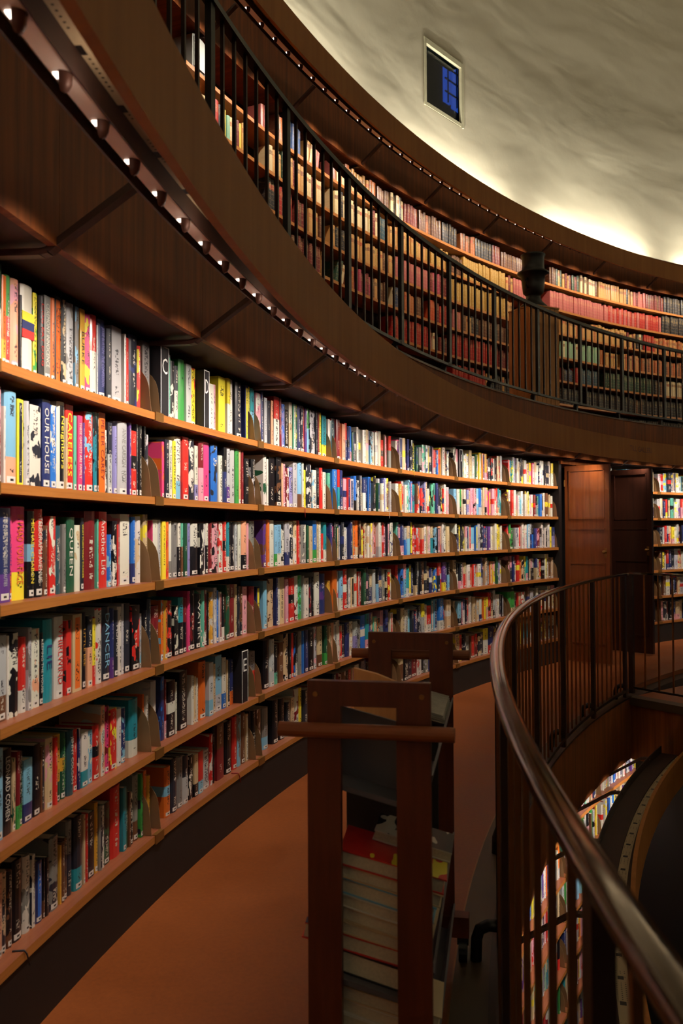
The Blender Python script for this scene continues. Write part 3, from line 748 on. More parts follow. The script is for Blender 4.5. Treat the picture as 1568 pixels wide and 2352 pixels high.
# ================================================================== BOOKS OF THE GALLERY
NEAR = """171.59 26 278 we1;171.48 23 252 Oy;171.35 32 261 RE1 Carcering w;171.19 42 260 oh4;171.07 11 223 K;170.89 68 261 wY3;170.68 24 253 YE4;170.55 28 251 KR4 DOG_EAT_DOG R;170.41 38 260 Gh4 CEREMONY_INNOCENCE w;170.26 25 263 O;170.09 47 278 KO5 A_CLOCKWORK_ORANGE O;169.90 28 278 Kn4;169.72 49 278 gG4;169.54 25 278 GL;169.40 34 278 yN4 BURKE k;169.24 36 269 H4;169.05 47 278 wR1;168.91 10 252 g;168.75 56 278 bH4 JESSIE_BURTON__THE_CONFESSION p;168.56 29 257 k;168.27 94 278 g;168.03 14 266 w;167.94 24 256 R;167.69 84 278 kb4;167.43 27 250 RY4;167.21 70 278 Gk2;166.81 91 275 K6 C W;166.51 44 277 OE4;166.30 49 268 GM5;166.09 39 251 Kw4;165.93 34 238 wk1;165.70 61 273 E;165.44 54 264 g;165.21 47 258 YR4;164.96 57 256 K6 D W;164.80 15 244 Y;164.65 48 245 Kh3;164.41 53 218 w;164.23 26 222 h;163.89 111 270 Y;163.55 36 276 wY;163.37 39 278 w;162.96 133 278 k;162.56 40 278 bY;162.40 26 278 Y;162.17 65 276 LT;161.87 63 264 hw4;161.66 24 278 b;161.47 37 252 gL;161.28 41 243 k;161.11 32 248 o;160.84 82 278 wR1;160.59 27 276 r;160.42 45 251 pB4;160.19 51 227 K;159.96 46 277 nw;159.76 36 271 Mw;159.58 36 275 eY4;159.41 35 274 b;159.26 33 277 kw4;159.10 33 273 R;158.96 29 270 P;158.80 36 276 LE1;158.53 80 271 gk4;158.28 28 274 k;158.15 26 271 r;157.99 39 274 Y;157.71 79 264 TY2;157.44 35 246 w;157.14 87 245 D
171.53 22 266 rh1;171.45 11 215 w;171.27 64 262 Lo2;171.04 33 248 Yk Paper_Cup k;170.90 28 247 gK4;170.68 64 242 wk4;170.41 49 267 b OUR_HOUSE w;170.21 37 257 Bw4;170.01 48 274 wK5 Neighbors Y;169.88 9 228 n;169.74 51 274 R CARELESS Y;169.58 21 244 M;169.45 33 248 H THESE_GHOSTS_ARE_FAMILY w;169.34 16 228 P;169.16 56 268 RL4;168.98 23 273 TK4;168.91 9 273 K;168.77 46 278 O PETER_CAREY r;168.62 18 223 Kw4;168.50 32 251 gk;168.35 28 243 p;168.07 93 265 g ANNE_CARSON__NOX G;167.82 16 270 P;167.68 43 243 RK3;167.54 14 272 k;167.45 21 269 K;167.33 27 270 K;167.16 46 242 kg4;166.56 23 228 HO4;166.41 39 240 k;166.24 36 241 w The_Language_of_Birds k;166.09 31 242 Y ELIZABETH_DAY k;165.86 63 263 wL2;165.57 61 270 R;165.30 54 267 kw4;165.09 36 243 wp2;164.87 52 266 hr;164.61 60 269 HR;164.24 97 264 Bk4;163.92 39 222 w;163.74 35 265 bK;163.55 47 266 gP2;163.31 54 268 g;163.08 43 270 E;162.91 27 265 o;162.78 24 265 r;162.51 86 231 K;162.14 76 234 Kg4;161.49 39 270 we4;161.34 22 251 w;161.10 81 265 K;160.74 74 269 KN4;160.50 25 242 o;160.36 29 241 h;160.19 41 220 rw4;159.95 57 228 pb4;159.67 62 264 g;159.39 55 268 LN2;159.21 23 267 w;159.07 35 225 Y;158.77 90 266 kw4;158.42 61 234 wL4;158.16 49 250 K;157.93 43 255 R;157.72 48 231 w;157.48 55 230 Mw;157.06 125 258 B
171.43 57 259 bP2 THE_HOUSE_OF_IMPOSSIBLE_BEAUTIES g;171.26 18 238 HO2 SUNSET P;171.05 72 265 HY2 IF_I_HAD_YOUR_FACE O;170.75 35 254 KL3 MICHAEL_CHABON Y;170.57 44 260 RK2 TELEGRAPH_AVENUE w;170.41 26 212 Nk4;170.25 40 240 Rw4;170.06 42 212 DG4;169.91 20 217 G;169.74 52 239 eE4 QUEEN w;169.51 45 214 wn4;169.36 21 238 kY4 WHAT_STORM_WHAT_THUNDER Y;169.12 81 261 r;168.91 13 235 M;168.73 58 261 R Another_Life w;168.53 30 182 BL4;168.37 35 229 Kw4;168.26 10 217 R;168.00 101 255 wh4;167.70 31 246 Bb2;167.53 41 249 wn4;167.30 55 257 nY4;166.97 18 235 H;166.83 45 238 w;166.66 27 238 g;166.51 36 232 Y;166.37 25 231 OR4;166.22 37 234 wG2;166.02 47 229 G;165.85 30 227 Kw1;165.73 22 226 NM1;165.60 31 226 e;165.43 42 227 p;165.15 78 225 Kw1;164.86 46 224 Kw4;164.70 19 225 g;164.58 32 228 Kw1;164.42 35 228 r;164.17 65 232 hK4;163.92 44 232 wR4;163.73 35 236 RK3;163.57 29 233 Tw2;163.46 15 230 K;163.30 49 236 Kw4;163.11 30 233 g;162.94 37 237 w;162.71 63 241 oK2;162.51 21 231 h;162.24 88 242 Gk;161.53 35 247 PN;161.37 33 251 O;161.15 56 248 wg;160.93 40 222 LE2;160.68 63 226 Lw2;160.45 35 230 wK4;160.21 65 238 gb2;159.91 65 242 kw4;159.64 46 247 nw4;159.44 36 251 R;159.15 88 227 Gw4;158.87 27 223 e;158.69 48 219 n;158.43 59 253 BE2;158.22 28 241 n;158.07 32 245 wh;157.89 37 173 R;157.61 79 242 Tw2;157.33 40 238 bP;157.17 24 216 H;156.92 81 247 k
171.48 46 233 gN2;171.35 9 229 w;171.19 59 232 Kw4;170.95 39 214 Rw2;170.81 19 238 gG4;170.66 45 230 wo4;170.50 24 214 K KEEPING_THE_HOUSE w;170.29 58 250 Tb4 LIE b;170.00 56 252 wR4 WHIRLWIND R;169.77 34 234 RK4;169.52 62 248 nO5;169.32 24 250 Ky4 LITTLE_BEE y;169.18 35 236 ok1;169.04 25 223 YR2;168.87 47 255 wR4;168.61 61 254 kL4 DANCER L;168.41 25 244 bP;168.28 29 235 kO4 HUMAN w;168.15 28 245 w;168.04 18 253 g;167.89 44 252 k;167.63 64 240 KR4;167.42 25 165 gL;167.27 39 214 K;167.11 27 254 k;166.81 67 222 r;166.57 25 239 OL4;166.44 28 236 yO;166.24 55 231 KR4;166.01 41 206 Kw4;165.79 50 237 KT1;165.59 33 230 Kr;165.45 22 258 H;165.25 57 257 Kr4;165.00 51 238 KG4 WATER w;164.80 32 250 Mw4;164.66 25 250 rw4;164.55 21 237 K;164.41 35 238 yw4;164.24 34 254 gw;164.11 22 239 B;163.99 23 231 wr;163.83 40 216 Kw2;163.62 47 258 eN4;163.36 60 258 r;163.15 27 255 n;163.02 27 243 k;162.88 29 240 Nk;162.68 56 235 hr;162.30 103 232 r;161.94 46 226 bY5;161.53 44 250 L;161.17 104 257 nN4;160.87 26 257 b;160.72 30 257 w;160.51 60 256 nw;160.27 41 242 h;159.96 81 246 RK3;159.65 50 254 wr4;159.38 67 255 EM;159.18 14 248 g;158.97 66 234 w;158.73 35 235 kr4;158.57 27 237 K;158.27 87 259 w;157.84 89 246 bP4;157.49 61 165 Yy;157.09 100 259 O
171.52 33 246 L;171.32 43 235 Kw4 LEONARD_COHEN w;171.18 18 202 ne4;171.09 19 216 rE2;170.99 22 210 KE2 SKINNLAND e;170.82 49 178 Lb2;170.60 40 208 K;170.46 20 194 Nk;170.30 42 212 nh4;170.15 16 204 R;170.03 32 207 ye2;169.89 30 207 ey3 JENNY_COLGAN E;169.72 39 203 Dk4 JENNY_COLGAN w;169.56 28 199 R;169.46 14 196 bw4;169.32 45 176 wT2;169.14 31 173 Lw4;168.95 47 182 RK3;168.77 31 165 ow4;168.61 33 169 Hr;168.42 47 165 RY4;168.20 41 165 w;168.01 39 165 bL4;167.62 106 165 Tw2;167.32 22 165 OT2;167.21 22 165 w;166.94 72 165 gw;166.56 33 253 bB;166.43 18 237 rh;166.23 66 224 Kw3;166.04 13 211 w;165.67 132 243 K;165.29 21 209 w;165.18 24 201 n;165.07 20 191 w;164.79 84 254 O;164.46 48 237 gL;164.28 26 225 n;164.03 70 255 Lg;163.76 43 236 wB2;163.61 18 221 n;163.50 26 211 k;163.34 42 216 bO2;163.05 75 250 K6 E w;162.64 90 210 eG1;162.24 75 218 RG1;161.45 75 256 K;161.13 63 251 gw4;160.86 49 213 KM2;160.60 59 221 N;160.30 66 259 nK4;160.06 33 253 K;159.90 30 253 R;159.75 30 246 BK4;159.61 26 249 Kw2;159.43 47 249 G;159.23 33 248 B;159.03 51 247 b;158.73 75 243 K;158.44 49 253 gh;158.04 107 167 nN2;157.62 68 242 eE2;157.37 33 231 n;157.16 49 248 o;156.94 38 248 w
171.51 19 227 o;171.38 35 219 nk4;171.24 24 210 KN4;171.05 54 225 K;170.83 38 218 wG4;170.70 19 209 wk4;170.55 39 179 bB;170.44 10 176 KN;170.36 19 174 K;170.17 56 221 Gk4;170.01 10 179 y;169.94 21 184 N;169.84 19 191 Nk;169.72 34 233 kG;169.50 53 234 kT2;169.34 14 225 n;169.25 20 221 R;169.09 47 214 Kk4;168.92 22 234 y;168.82 20 217 Gk;168.73 16 211 wK4;168.58 43 210 eK4;168.28 76 247 R;168.03 27 226 T;167.92 16 214 e;167.85 15 199 N;167.74 29 186 Kw4;167.56 43 241 GN;167.39 28 236 Ek4;167.23 24 236 O;167.11 24 210 yp2;166.36 54 199 OL3;166.10 53 217 k;165.84 54 208 G;165.59 57 199 gk;165.35 41 189 Kw4;165.16 40 181 nK2;164.95 47 181 RL2;164.66 74 171 gw4;164.42 30 165 Rw4;164.30 23 259 K;164.00 105 254 rN;163.56 84 245 K;163.23 53 250 R;163.00 45 245 LG;162.77 46 248 N;162.58 33 232 nw;162.42 28 239 K;162.19 65 236 K;161.92 48 227 Nw4;161.48 137 214 GL;160.91 105 234 Kb;160.50 73 224 Kb;160.19 53 192 kw;159.95 43 205 n;159.67 72 245 wr4;159.41 36 238 Y;159.05 111 216 k;158.61 79 191 n;158.23 79 184 Kr4;157.90 58 188 R;157.56 81 184 G;157.08 127 174 N"""
SHELFN = ['top shelf', 'second shelf', 'third shelf', 'fourth shelf', 'fifth shelf', 'bottom shelf']
stuff2 = Stuff()
def tilt(M4, a):
    return M4 @ Matrix.Rotation(RAD(a), 4, 'Y')
def book_colors(code):
    pat = int(code[-1]) if code[-1].isdigit() else -1
    cs = code.rstrip('0123456789')
    c = jit(srgb(PAL[cs[0]]), 0.08)
    c2 = jit(srgb(PAL[cs[1]]), 0.08) if len(cs) > 1 else jit(srgb(PAL[random.choice('wKgYRLn')]), 0.1)
    if pat < 0: pat = 0 if len(cs) == 1 else random.choice((4, 2, 1, 5, 0))
    return cs, c, c2, pat
def near_books():
    for row, line in enumerate(NEAR.strip().split('\n')):
        z = ZB2[row] + 0.0142
        cnt = {3: 0, 4: 0}
        for tok in line.split(';'):
            q = tok.split()
            th, tk, h, code = float(q[0]), int(q[1]) / 1000.0, int(q[2]) / 1000.0, q[3]
            title, tcol = (q[4].replace('_', ' '), q[5]) if len(q) > 4 else (None, None)
            bay = 3 if th > GAP[4] + 0.15 else (4 if th > GAP[5] + 0.15 else 5)
            if h < 0.17: h = random.uniform(0.195, 0.25)
            if tk > 0.075 and code[-1] != '6': tk = 0.075
            tk = max(0.009, tk - 0.0015)
            for pl_ in (GAP[3], GAP[4] + PO, GAP[4], GAP[5] + PO, GAP[5], GAP[6] + PO):    # a book never sits across a side plate
                hwd = tk / 2 / RS * 180 / math.pi
                if th - hwd < pl_ + 0.012 and th + hwd > pl_ - 0.012 and code[-1] != '6':
                    a_, b_ = th + hwd, th - hwd
                    if a_ - pl_ > pl_ - b_: b_ = pl_ + 0.015
                    else: a_ = pl_ - 0.015
                    th = (a_ + b_) / 2; tk = max(0.008, (a_ - b_) * math.pi / 180 * RS)
            cs, c, c2, pat = book_colors(code)
            hard = random.random() < 0.55 and tk > 0.018
            d = random.uniform(0.13, 0.165)
            off = random.uniform(0.041, 0.05)
            M4 = frame(RS + off, th, z)
            if code[-1] == '6':                                  # letter card
                M4 = frame(RS + 0.012, th, z)
                o = empty('letter_card', M4)
                tag(o, 'black sign card with a large white letter %s standing among the books' % title, 'sign')
                wv = min(tk, 0.075)
                MB().box(-wv / 2, wv / 2, 0.0, 0.14, 0, h).build('block', ink('K'), o)
                e = 0.004
                MB().box(-wv / 2, -wv / 2 + e, -0.0008, 0, 0, h).box(wv / 2 - e, wv / 2, -0.0008, 0, 0, h).box(-wv / 2 + e, wv / 2 - e, -0.0008, 0, h - e, h).build('border', ink('W'), o)
                lettering('letter', title, 'W', o, wv * 0.62, 0.062, -0.001, h * 0.72, vertical=False)
                continue
            if bay == 5:
                stuff2.add(M4, tk, h, d, c, c2, pat, hard)
                continue
            cnt[bay] += 1
            sz = 'thick' if tk > 0.05 else ('slim' if tk < 0.022 else ('tall' if h > 0.25 else 'medium'))
            col = PALN[cs[0]] + (' and ' + PALN[cs[1]] if len(cs) > 1 and pat and cs[1] != cs[0] else '')
            o = make_book('book', M4, tk, h, d, c, c2, pat if not title else pat, M['book'], hard)
            tag(o, '%s %s book, %s from the left, %s of the %s bay' % (sz, col, ordinal(cnt[bay]), SHELFN[row], 'nearest' if bay == 3 else 'second'), 'book', 'new books on the gallery shelves')
            if code == 'wY3':
                at = o.data.attributes['col2']; at.data.foreach_set('color', list(c2 + (0.7,)) * len(o.data.vertices))
                for v0, v1, ic in ((0.60, 0.70, 'Y'), (0.505, 0.60, 'b'), (0.41, 0.505, 'R')):
                    MB().box(-tk / 2 - 0.0004, tk / 2, -0.0004, d * 0.9, v0 * h, v1 * h).build('stripe', ink(ic), o)
            if title:
                y = -0.0006
                at = o.data.attributes['col2']
                vals = list(c2 + ((pat if pat in (1, 2, 3, 5) else 7) / 10.0,)) * len(o.data.vertices)
                if pat not in (1, 2, 3, 5): at.data.foreach_set('color', vals)
                else:
                    at.data.foreach_set('color', list(c2 + ((pat) / 10.0,)) * len(o.data.vertices))
                lettering('title', title, tcol, o, tk * 0.52, h * 0.74, y, h * 0.54)
near_books()

def named_book(th, z, t_, h, r):
    o = make_book('book', frame(r, th, z), t_, h, 0.15, srgb('1c1f2a'), srgb('1c1f2a'), 7, M['book'], True)
    tag(o, 'dark book with large yellow capitals on the top shelf of the fifth bay', 'book', 'new books on the gallery shelves')
    lettering('title', 'GNOMON', 'Y', o, t_ * 0.6, h * 0.8, -0.0006, h * 0.5)
def letter_card(th, z, wv, h, r, ch):
    o = empty('letter_card', frame(r, th, z)); tag(o, 'black sign card with a white letter %s on the top shelf of a distant bay' % ch, 'sign')
    MB().box(-wv / 2, wv / 2, 0.0, 0.14, 0, h).build('block', ink('K'), o)
    e = 0.004
    MB().box(-wv / 2, -wv / 2 + e, -0.0008, 0, 0, h).box(wv / 2 - e, wv / 2, -0.0008, 0, 0, h).box(-wv / 2 + e, wv / 2 - e, -0.0008, 0, h - e, h).build('border', ink('W'), o)
    lettering('letter', ch, 'W', o, wv * 0.5, 0.06, -0.001, h * 0.7, vertical=False)
def fill(stuff, r, zb, row, ga, gb, codes, pal, hmin=0.2, hmax=0.262, dim=1.0, pats=(0, 4, 4, 1, 2, 3, 5), depth=0.15):
    """codes placed side by side from ga to gb"""
    wts = [random.uniform(0.7, 1.35) for _ in codes]; s = sum(wts)
    th = ga; hs = random.uniform(hmin, hmax)
    for c_, wt in zip(codes, wts):
        dt = (ga - gb) * wt / s
        if random.random() < 0.7: hs = random.uniform(hmin, hmax)
        c = jit(srgb(pal.get(c_, '000000')), 0.12); c2 = jit(srgb(pal[random.choice('wKRgbYnh')]), 0.1)
        if c_ in '!?':
            (named_book if c_ == '!' else letter_card)(*((th - dt / 2, zb[row] + 0.0142, dt * math.pi / 180 * r - 0.002, 0.25, r + 0.04) + (() if c_ == '!' else ('J',))))
            th -= dt; continue
        stuff.add(frame(r + random.uniform(0.034, 0.058), th - dt / 2, zb[row] + 0.0142), dt * math.pi / 180 * r - 0.001, hs, depth, c, c2, random.choice(pats), random.random() < 0.5)
        th -= dt
FARB = {
 6: ['krOobbBekwGwnLLwwhwRNeG', 'PPTbwhRggBwkgWbBLkKenwbpNg', 'kebkwbbbOONNngwwkNRwwRkkw', 'RwLRKwnwYRrekkbgwLbGKRw', 'wwRkbwpGBTPMOkGbnw', 'krNKRnwkGbNKrkwnk'],
 7: ['wHgnbbk!eeGKMghkkRBOYwnw', 'wyRwMLBkTNObRbpwKMMbbkKRwh', 'MbbBLbbRRORrwnwTLkowwn', 'LBLTbbKkKNkKbKBkRPbL', 'knwLkbkgwRTLBkn', 'NKkrwKGbRkNn'],
 8: ['ww?MwwnwewYOyrkkwKng', 'LwEwwbphhhLBwnhhHwhwRTT', 'wbYkkwgwLBgkbbPwnwYYw', 'nwkhRwnRwwbknnNOYepw', 'nLkwkRwNnnwOOnRNgwwkK', 'nRkGNrkwbNkn'],
 9: ['RwLTgpwWkknwhpYHwwWWWkkww', 'NNRwHwLWKwNnwwhwrGMBKwNNnwk', 'REEGgwRwhwLbBbPrgwkwgYp', 'NkbRROnMTkkKnwRKwnNn', 'EEwRwnNgkwknwwn', 'rNkTwbkNGk'],
 11: ['wwNrLTLLkbwRwkbn', 'wPrbkbgweMRRkwgb', 'wkeYHrNRpwhbMLkw', 'KRbkYrkwbNkRgwk', 'NwPrOYRwhkbnN', 'KbkkRYRkGnNk'],
 12: ['wRLkbnwgTYwkRrwn', 'gwbRkMwPhnwkbLrw', 'kwRbnYwgrkbwLNRw', 'NkwRbkgnwrkTbnwk', 'kNwrbRngkwnKbrk', 'NkrKbnGkNrwkbK'],
 2: ['wRLkbnwgTYwkRrwnkwRgbnwLkRr', 'gwbRkMwPhnwkbLrwkRwnbgLYkwrN', 'kwRbnYwgrkbwLNRwgkRbnwLYrkwN', 'NkwRbkgnwrkTbnwkRgbnwLkrYwNk', 'kNwrbRngkwnKbrkwRbnLgkYwrNkb', 'NkrKbnGkNrwkbKRnwkGbNrkLwKnR']}
for gi, rows in FARB.items():
    for row, s in enumerate(rows):
        a0 = GAP[gi] - 0.05; b0 = GAP[gi + 1] + PO + 0.06
        if gi == 6: a0 -= 0.0
        fill(stuff2, RS, ZB2, row, a0, b0, s, PAL)
so = stuff2.build('book_mass', M['book'])
tag(so, 'closely packed colourful books on the more distant gallery shelves', 'books', None, 'stuff')

# ---- lower tier books
stuff1 = Stuff()
for k in range(5):
    for row in range(6):
        s = ''.join(random.choice('wgkKbRrYLTMEnhOwgwPNB') for _ in range(25))
        fill(stuff1, RS - 1.10, ZB1, row, 160.0 - 4.9 * k - 0.05, 155.1 - 4.9 * k + PO + 0.06, s, PAL)
so = stuff1.build('lower_book_mass', M['book'])
tag(so, 'books on the lower shelves seen between brass balusters', 'books', None, 'stuff')

# ---- upper gallery: old bindings
RUN3 = """153.67 153.34 h 205;152.78 152.37 No 215;152.18 151.18 B 245;150.81 150.44 n 215;150.37 150.02 h 205;148.96 148.20 hw 225;148.15 147.86 o 230;147.84 146.43 ny 225;146.33 145.87 o 235;145.81 144.85 Nn 225;144.75 143.73 wk 230;143.63 142.59 r 215;142.53 140.72 No 220;140.64 139.46 kb 235;139.08 137.88 oN 215;137.80 136.43 k 220;136.34 135.70 r 230;135.62 133.54 N 190;131.34 130.82 N 225;130.78 130.24 en 220;130.20 129.39 nr 205;129.35 128.69 er 215;128.64 127.07 wN 240;127.00 125.12 n 225;125.07 123.89 nk 215;123.77 122.75 hr 220;122.71 121.13 rN 225;121.03 118.08 k 235
158.34 156.89 Lbw 190;156.48 156.19 R 230;156.17 155.96 k 225;155.90 155.73 Y 220;155.71 155.36 Mw 210;155.34 155.04 r 205;155.02 154.71 Yn 215;154.69 154.53 R 215;153.26 152.43 wn 215;152.39 152.18 e 250;152.06 151.45 rn 265;151.39 150.94 n 235;150.87 149.59 wnr 215;149.13 147.51 wk 235;147.47 146.24 wkr 225;146.12 145.68 rw 250;145.62 145.12 D 225;145.06 144.46 n 190;144.42 144.09 n 215;143.77 141.60 ny 215;141.51 140.18 yn 215;140.08 138.96 Nw 205;138.92 135.27 y 240;135.20 134.58 nr 230;134.52 133.48 h 225;131.36 126.73 h 225;126.71 123.75 hR 225;123.73 121.36 Rh 225;121.23 118.12 k 260
153.28 152.20 kR 265;152.12 151.74 kR 255;151.50 150.77 rN 225;150.71 150.06 n 215;150.00 149.63 No 205;149.07 148.22 nk 210;147.90 146.91 nk 215;146.89 145.60 ny 200;145.54 144.50 Nnr 205;144.44 143.84 hr 225;143.75 141.68 h 215;141.64 140.25 rH 225;140.18 135.29 y 240;135.24 134.60 n 215;130.41 127.09 no 215;127.05 124.53 ny 225;124.41 123.62 rn 210;123.58 123.00 kw 215;122.92 122.04 R 225;121.96 118.14 on 215
152.20 151.50 Nr 205;151.43 149.88 r 235;149.81 149.61 n 215;148.84 148.53 e 215;148.51 148.28 w 190;147.90 147.53 o 210;147.22 146.24 Hr 215;146.18 145.12 Nn 210;144.63 144.42 w 200;144.40 144.15 b 215;143.71 142.82 on 195;142.74 142.38 N 200;141.70 141.16 O 225;141.10 140.23 rR 215;139.77 138.92 ho 215;138.86 137.63 nkN 200;137.55 135.22 Nk 205;130.43 128.71 Ew 225;128.62 126.98 E 225;126.86 126.49 o 205;126.36 125.30 n 185;124.83 123.25 rno 205;123.16 122.06 oN 205;122.00 118.16 oN 195
144.65 143.92 R 225;143.80 141.99 R 225;141.95 141.53 R 215;141.43 140.97 wk 190;140.89 140.29 rk 165;139.85 137.13 R 245;137.05 135.97 R 245;135.89 134.73 rk 215;130.45 129.20 kbr 165;129.12 128.73 R 205;128.66 127.05 Db 205;126.42 123.66 e 215;123.60 122.11 e 215;122.02 121.32 kN 205;121.05 118.18 w 215
139.79 138.54 R 215;138.48 137.15 R 215;137.07 136.28 nk 195;136.22 134.75 kn 195;134.58 133.83 r 215;130.47 128.79 k 205;128.21 124.47 k 215;124.29 122.13 kN 205;122.04 118.20 k 215
130.37 118.25 k 215"""
stuff3 = Stuff()
ROW3 = ['top', 'second', 'third', 'fourth', 'fifth', 'sixth', 'lowest']
def upper_books():
    items = []
    for row, line in enumerate(RUN3.strip().split('\n')):
        for tok in line.split(';'):
            a, b, codes, h = tok.split(); a = float(a); b = float(b); h = int(h) / 1000.0
            L = (a - b) * math.pi / 180 * R3
            n = max(1, round(L / (0.058 if codes in ('k', 'kR') else 0.047)))
            c_run = None
            for i in range(n):
                ch = codes[i % len(codes)] if len(codes) < 3 else random.choice(codes)
                if len(codes) == 2 and n > 4 and random.random() < 0.5: ch = codes[0]
                items.append((row, a - (a - b) * (i + 0.5) / n, L / n - 0.002, h * random.uniform(0.97, 1.02) if len(codes) == 1 else h * random.uniform(0.9, 1.04), ch, len(codes) == 1 or n > 6, codes))
    items.sort(key=lambda q: (q[0] > 4, -q[1]))
    near = set(id(q) for q in sorted(items, key=lambda q: -q[1])[:0])
    cand = [q for q in items if q[0] <= 4]
    cand = sorted(cand, key=lambda q: -q[1])[:285]
    near = set(id(q) for q in cand)
    cnt = {}
    for q in sorted(items, key=lambda q: (q[0], -q[1])):
        row, th, t, h, ch, setlike, codes = q
        c = jit(srgb(PL3[ch]), 0.05 if setlike else 0.14)
        c2 = jit(srgb(PL3[random.choice('rNNoR')]), 0.1)
        modern = row in (0, 1) and th > 153.4
        pat = 7 if codes == 'y' or ch == 'y' else (3 if ch in 'nwo' else (9 if ch in 'EMLYB' or modern else 5))
        if codes in ('kR',): pat = 3; c2 = srgb('a03020')
        lean = 0.0
        if row == 0 and 150.0 < th < 151.0: lean = 9
        if row == 3 and 148 < th < 149: lean = 14
        M4 = frame(R3 + random.uniform(0.012, 0.03), th, ZB3[row] + 0.0142 + abs(math.sin(RAD(lean))) * t * 0.5)
        if lean: M4 = tilt(M4, lean)
        h = min(h, 0.262)
        if id(q) in near:
            cnt[row] = cnt.get(row, 0) + 1
            o = make_book('bound_volume', M4, t, h, 0.15, c, c2, pat, M['leather'], True)
            tag(o, '%s bound volume, %s from the left on the %s shelf of the upper gallery' % (PL3N[ch], ordinal(cnt[row]), ROW3[row]), 'bound volume', 'old bound volumes on the upper gallery')
        else:
            stuff3.add(M4, t, h, 0.15, c, c2, pat, True)
upper_books()
so = stuff3.build('volume_mass', M['leather'])
tag(so, 'rows of leather volumes on the farther and lower upper-gallery shelves', 'books', None, 'stuff')

# pale device on the upper shelf
M4 = frame(R3 + 0.0, 157.35, ZB3[0] + 0.0145)
dv = empty('file_box', M4); tag(dv, 'pale grey file box standing alone on the empty upper shelf', 'box')
mb = MB(); mb.prism([(-0.085, 0.0), (0.085, 0.0), (0.085, 0.225), (0.05, 0.238), (-0.05, 0.238), (-0.085, 0.225)], 0.005, 0.15); mb.build('case', M['devside'], dv)
MB().prism([(-0.07, 0.015), (0.07, 0.015), (0.07, 0.215), (0.04, 0.226), (-0.04, 0.226), (-0.07, 0.215)], -0.004, 0.005).build('front_panel', M['device'], dv)

# ================================================================== RAILINGS
def bar_box(mb, r, th, z0, z1, w, d):
    mb.box(-w / 2, w / 2, -d / 2, d / 2, z0, z1, M=frame(r, th, 0))

# ---- black railing of the upper gallery
rl = empty('black_railing'); tag(rl, 'black iron railing with thin balusters along the upper gallery', 'railing')
r = RS - 0.10
MB().sweep([(r - 0.024, 3.600), (r + 0.024, 3.600), (r + 0.020, 3.634), (r - 0.020, 3.634)], T_NEAR, T_FAR, 160).build('handrail', M['blackmetal'], rl)
MB().sweep([(r - 0.010, 2.735), (r + 0.010, 2.735), (r + 0.010, 2.757), (r - 0.010, 2.757)], T_NEAR, T_FAR, 160).build('bottom_rail', M['blackmetal'], rl)
post_me = MB().box(-0.022, 0.022, -0.014, 0.014, 2.735, 3.602).mesh('post')
bal_me = MB().box(-0.0075, 0.0075, -0.0075, 0.0075, 2.75, 3.602).mesh('baluster')
foot_me = MB().prism([(0.022, 2.652), (0.062, 2.652), (0.062, 2.73), (0.04, 2.765), (-0.012, 2.765), (-0.012, 2.735), (0.022, 2.735)], -0.016, 0.016, axis='x').mesh('foot_bracket')
k = 0
th = 165.93 + 4.2 * 3
while th > 104:
    a = link('post', post_me, M['blackmetal'], rl); a.matrix_world = frame(r, th)
    a = link('foot_bracket', foot_me, M['blackmetal'], rl); a.matrix_world = frame(r, th + 0.12)
    for i in range(1, 7):
        b = link('baluster', bal_me, M['dkbronze'], rl); b.matrix_world = frame(r, th - 4.2 * i / 7)
    th -= 4.2

# ---- bronze railing of the gallery edge
r2 = RS - 1.285
rl = empty('bronze_railing'); tag(rl, 'bronze railing with polished handrail curving along the gallery void', 'railing')
COR = 145.2
hr = MB().sweep([(r2 - 0.019, 1.016), (r2 + 0.019, 1.016), (r2 + 0.021, 1.021)] + [(r2 + x_, z_) for x_, z_ in ((0.021, 1.030), (0.019, 1.034), (0.014, 1.0365), (0.006, 1.0378), (-0.006, 1.0378), (-0.014, 1.0365), (-0.019, 1.034), (-0.021, 1.030))] + [(r2 - 0.021, 1.021)], 187.0, COR, 160).build('handrail', M['handrail'], rl, smooth=True)
MB().sweep([(r2 - 0.011, 0.07), (r2 + 0.011, 0.07), (r2 + 0.011, 0.09), (r2 - 0.011, 0.09)], 187.0, COR, 140).build('bottom_rail', M['dkbronze'], rl)
post_me = MB().box(-0.022, 0.022, -0.013, 0.013, 0.03, 1.021).mesh('post')
bal_me = MB().box(-0.0055, 0.0055, -0.0055, 0.0055, 0.085, 1.021).mesh('baluster')
elb = MB()
elb.tube([(0, -0.01, 0.12), (0, 0.04, 0.12), (0, 0.068, 0.105), (0, 0.078, 0.075), (0, 0.08, 0.0)], 0.019, 10)
elb_me = elb.mesh('elbow_bracket', smooth=True)
for i in range(-6, 4):
    sp_ = 4.62 if i < 0 else 4.48
    th = 158.99 - sp_ * i
    a = link('post', post_me, M['dkbronze'], rl); a.matrix_world = frame(r2, th)
    a = link('elbow_bracket', elb_me, M['blackmetal'], rl); a.matrix_world = frame(r2, th)
    if i < 3:
        for j in range(1, 7):
            q = th - sp_ * j / 7
            if q < COR: continue
            b = link('baluster', bal_me, M['brassbar'], rl); b.matrix_world = frame(r2, q)

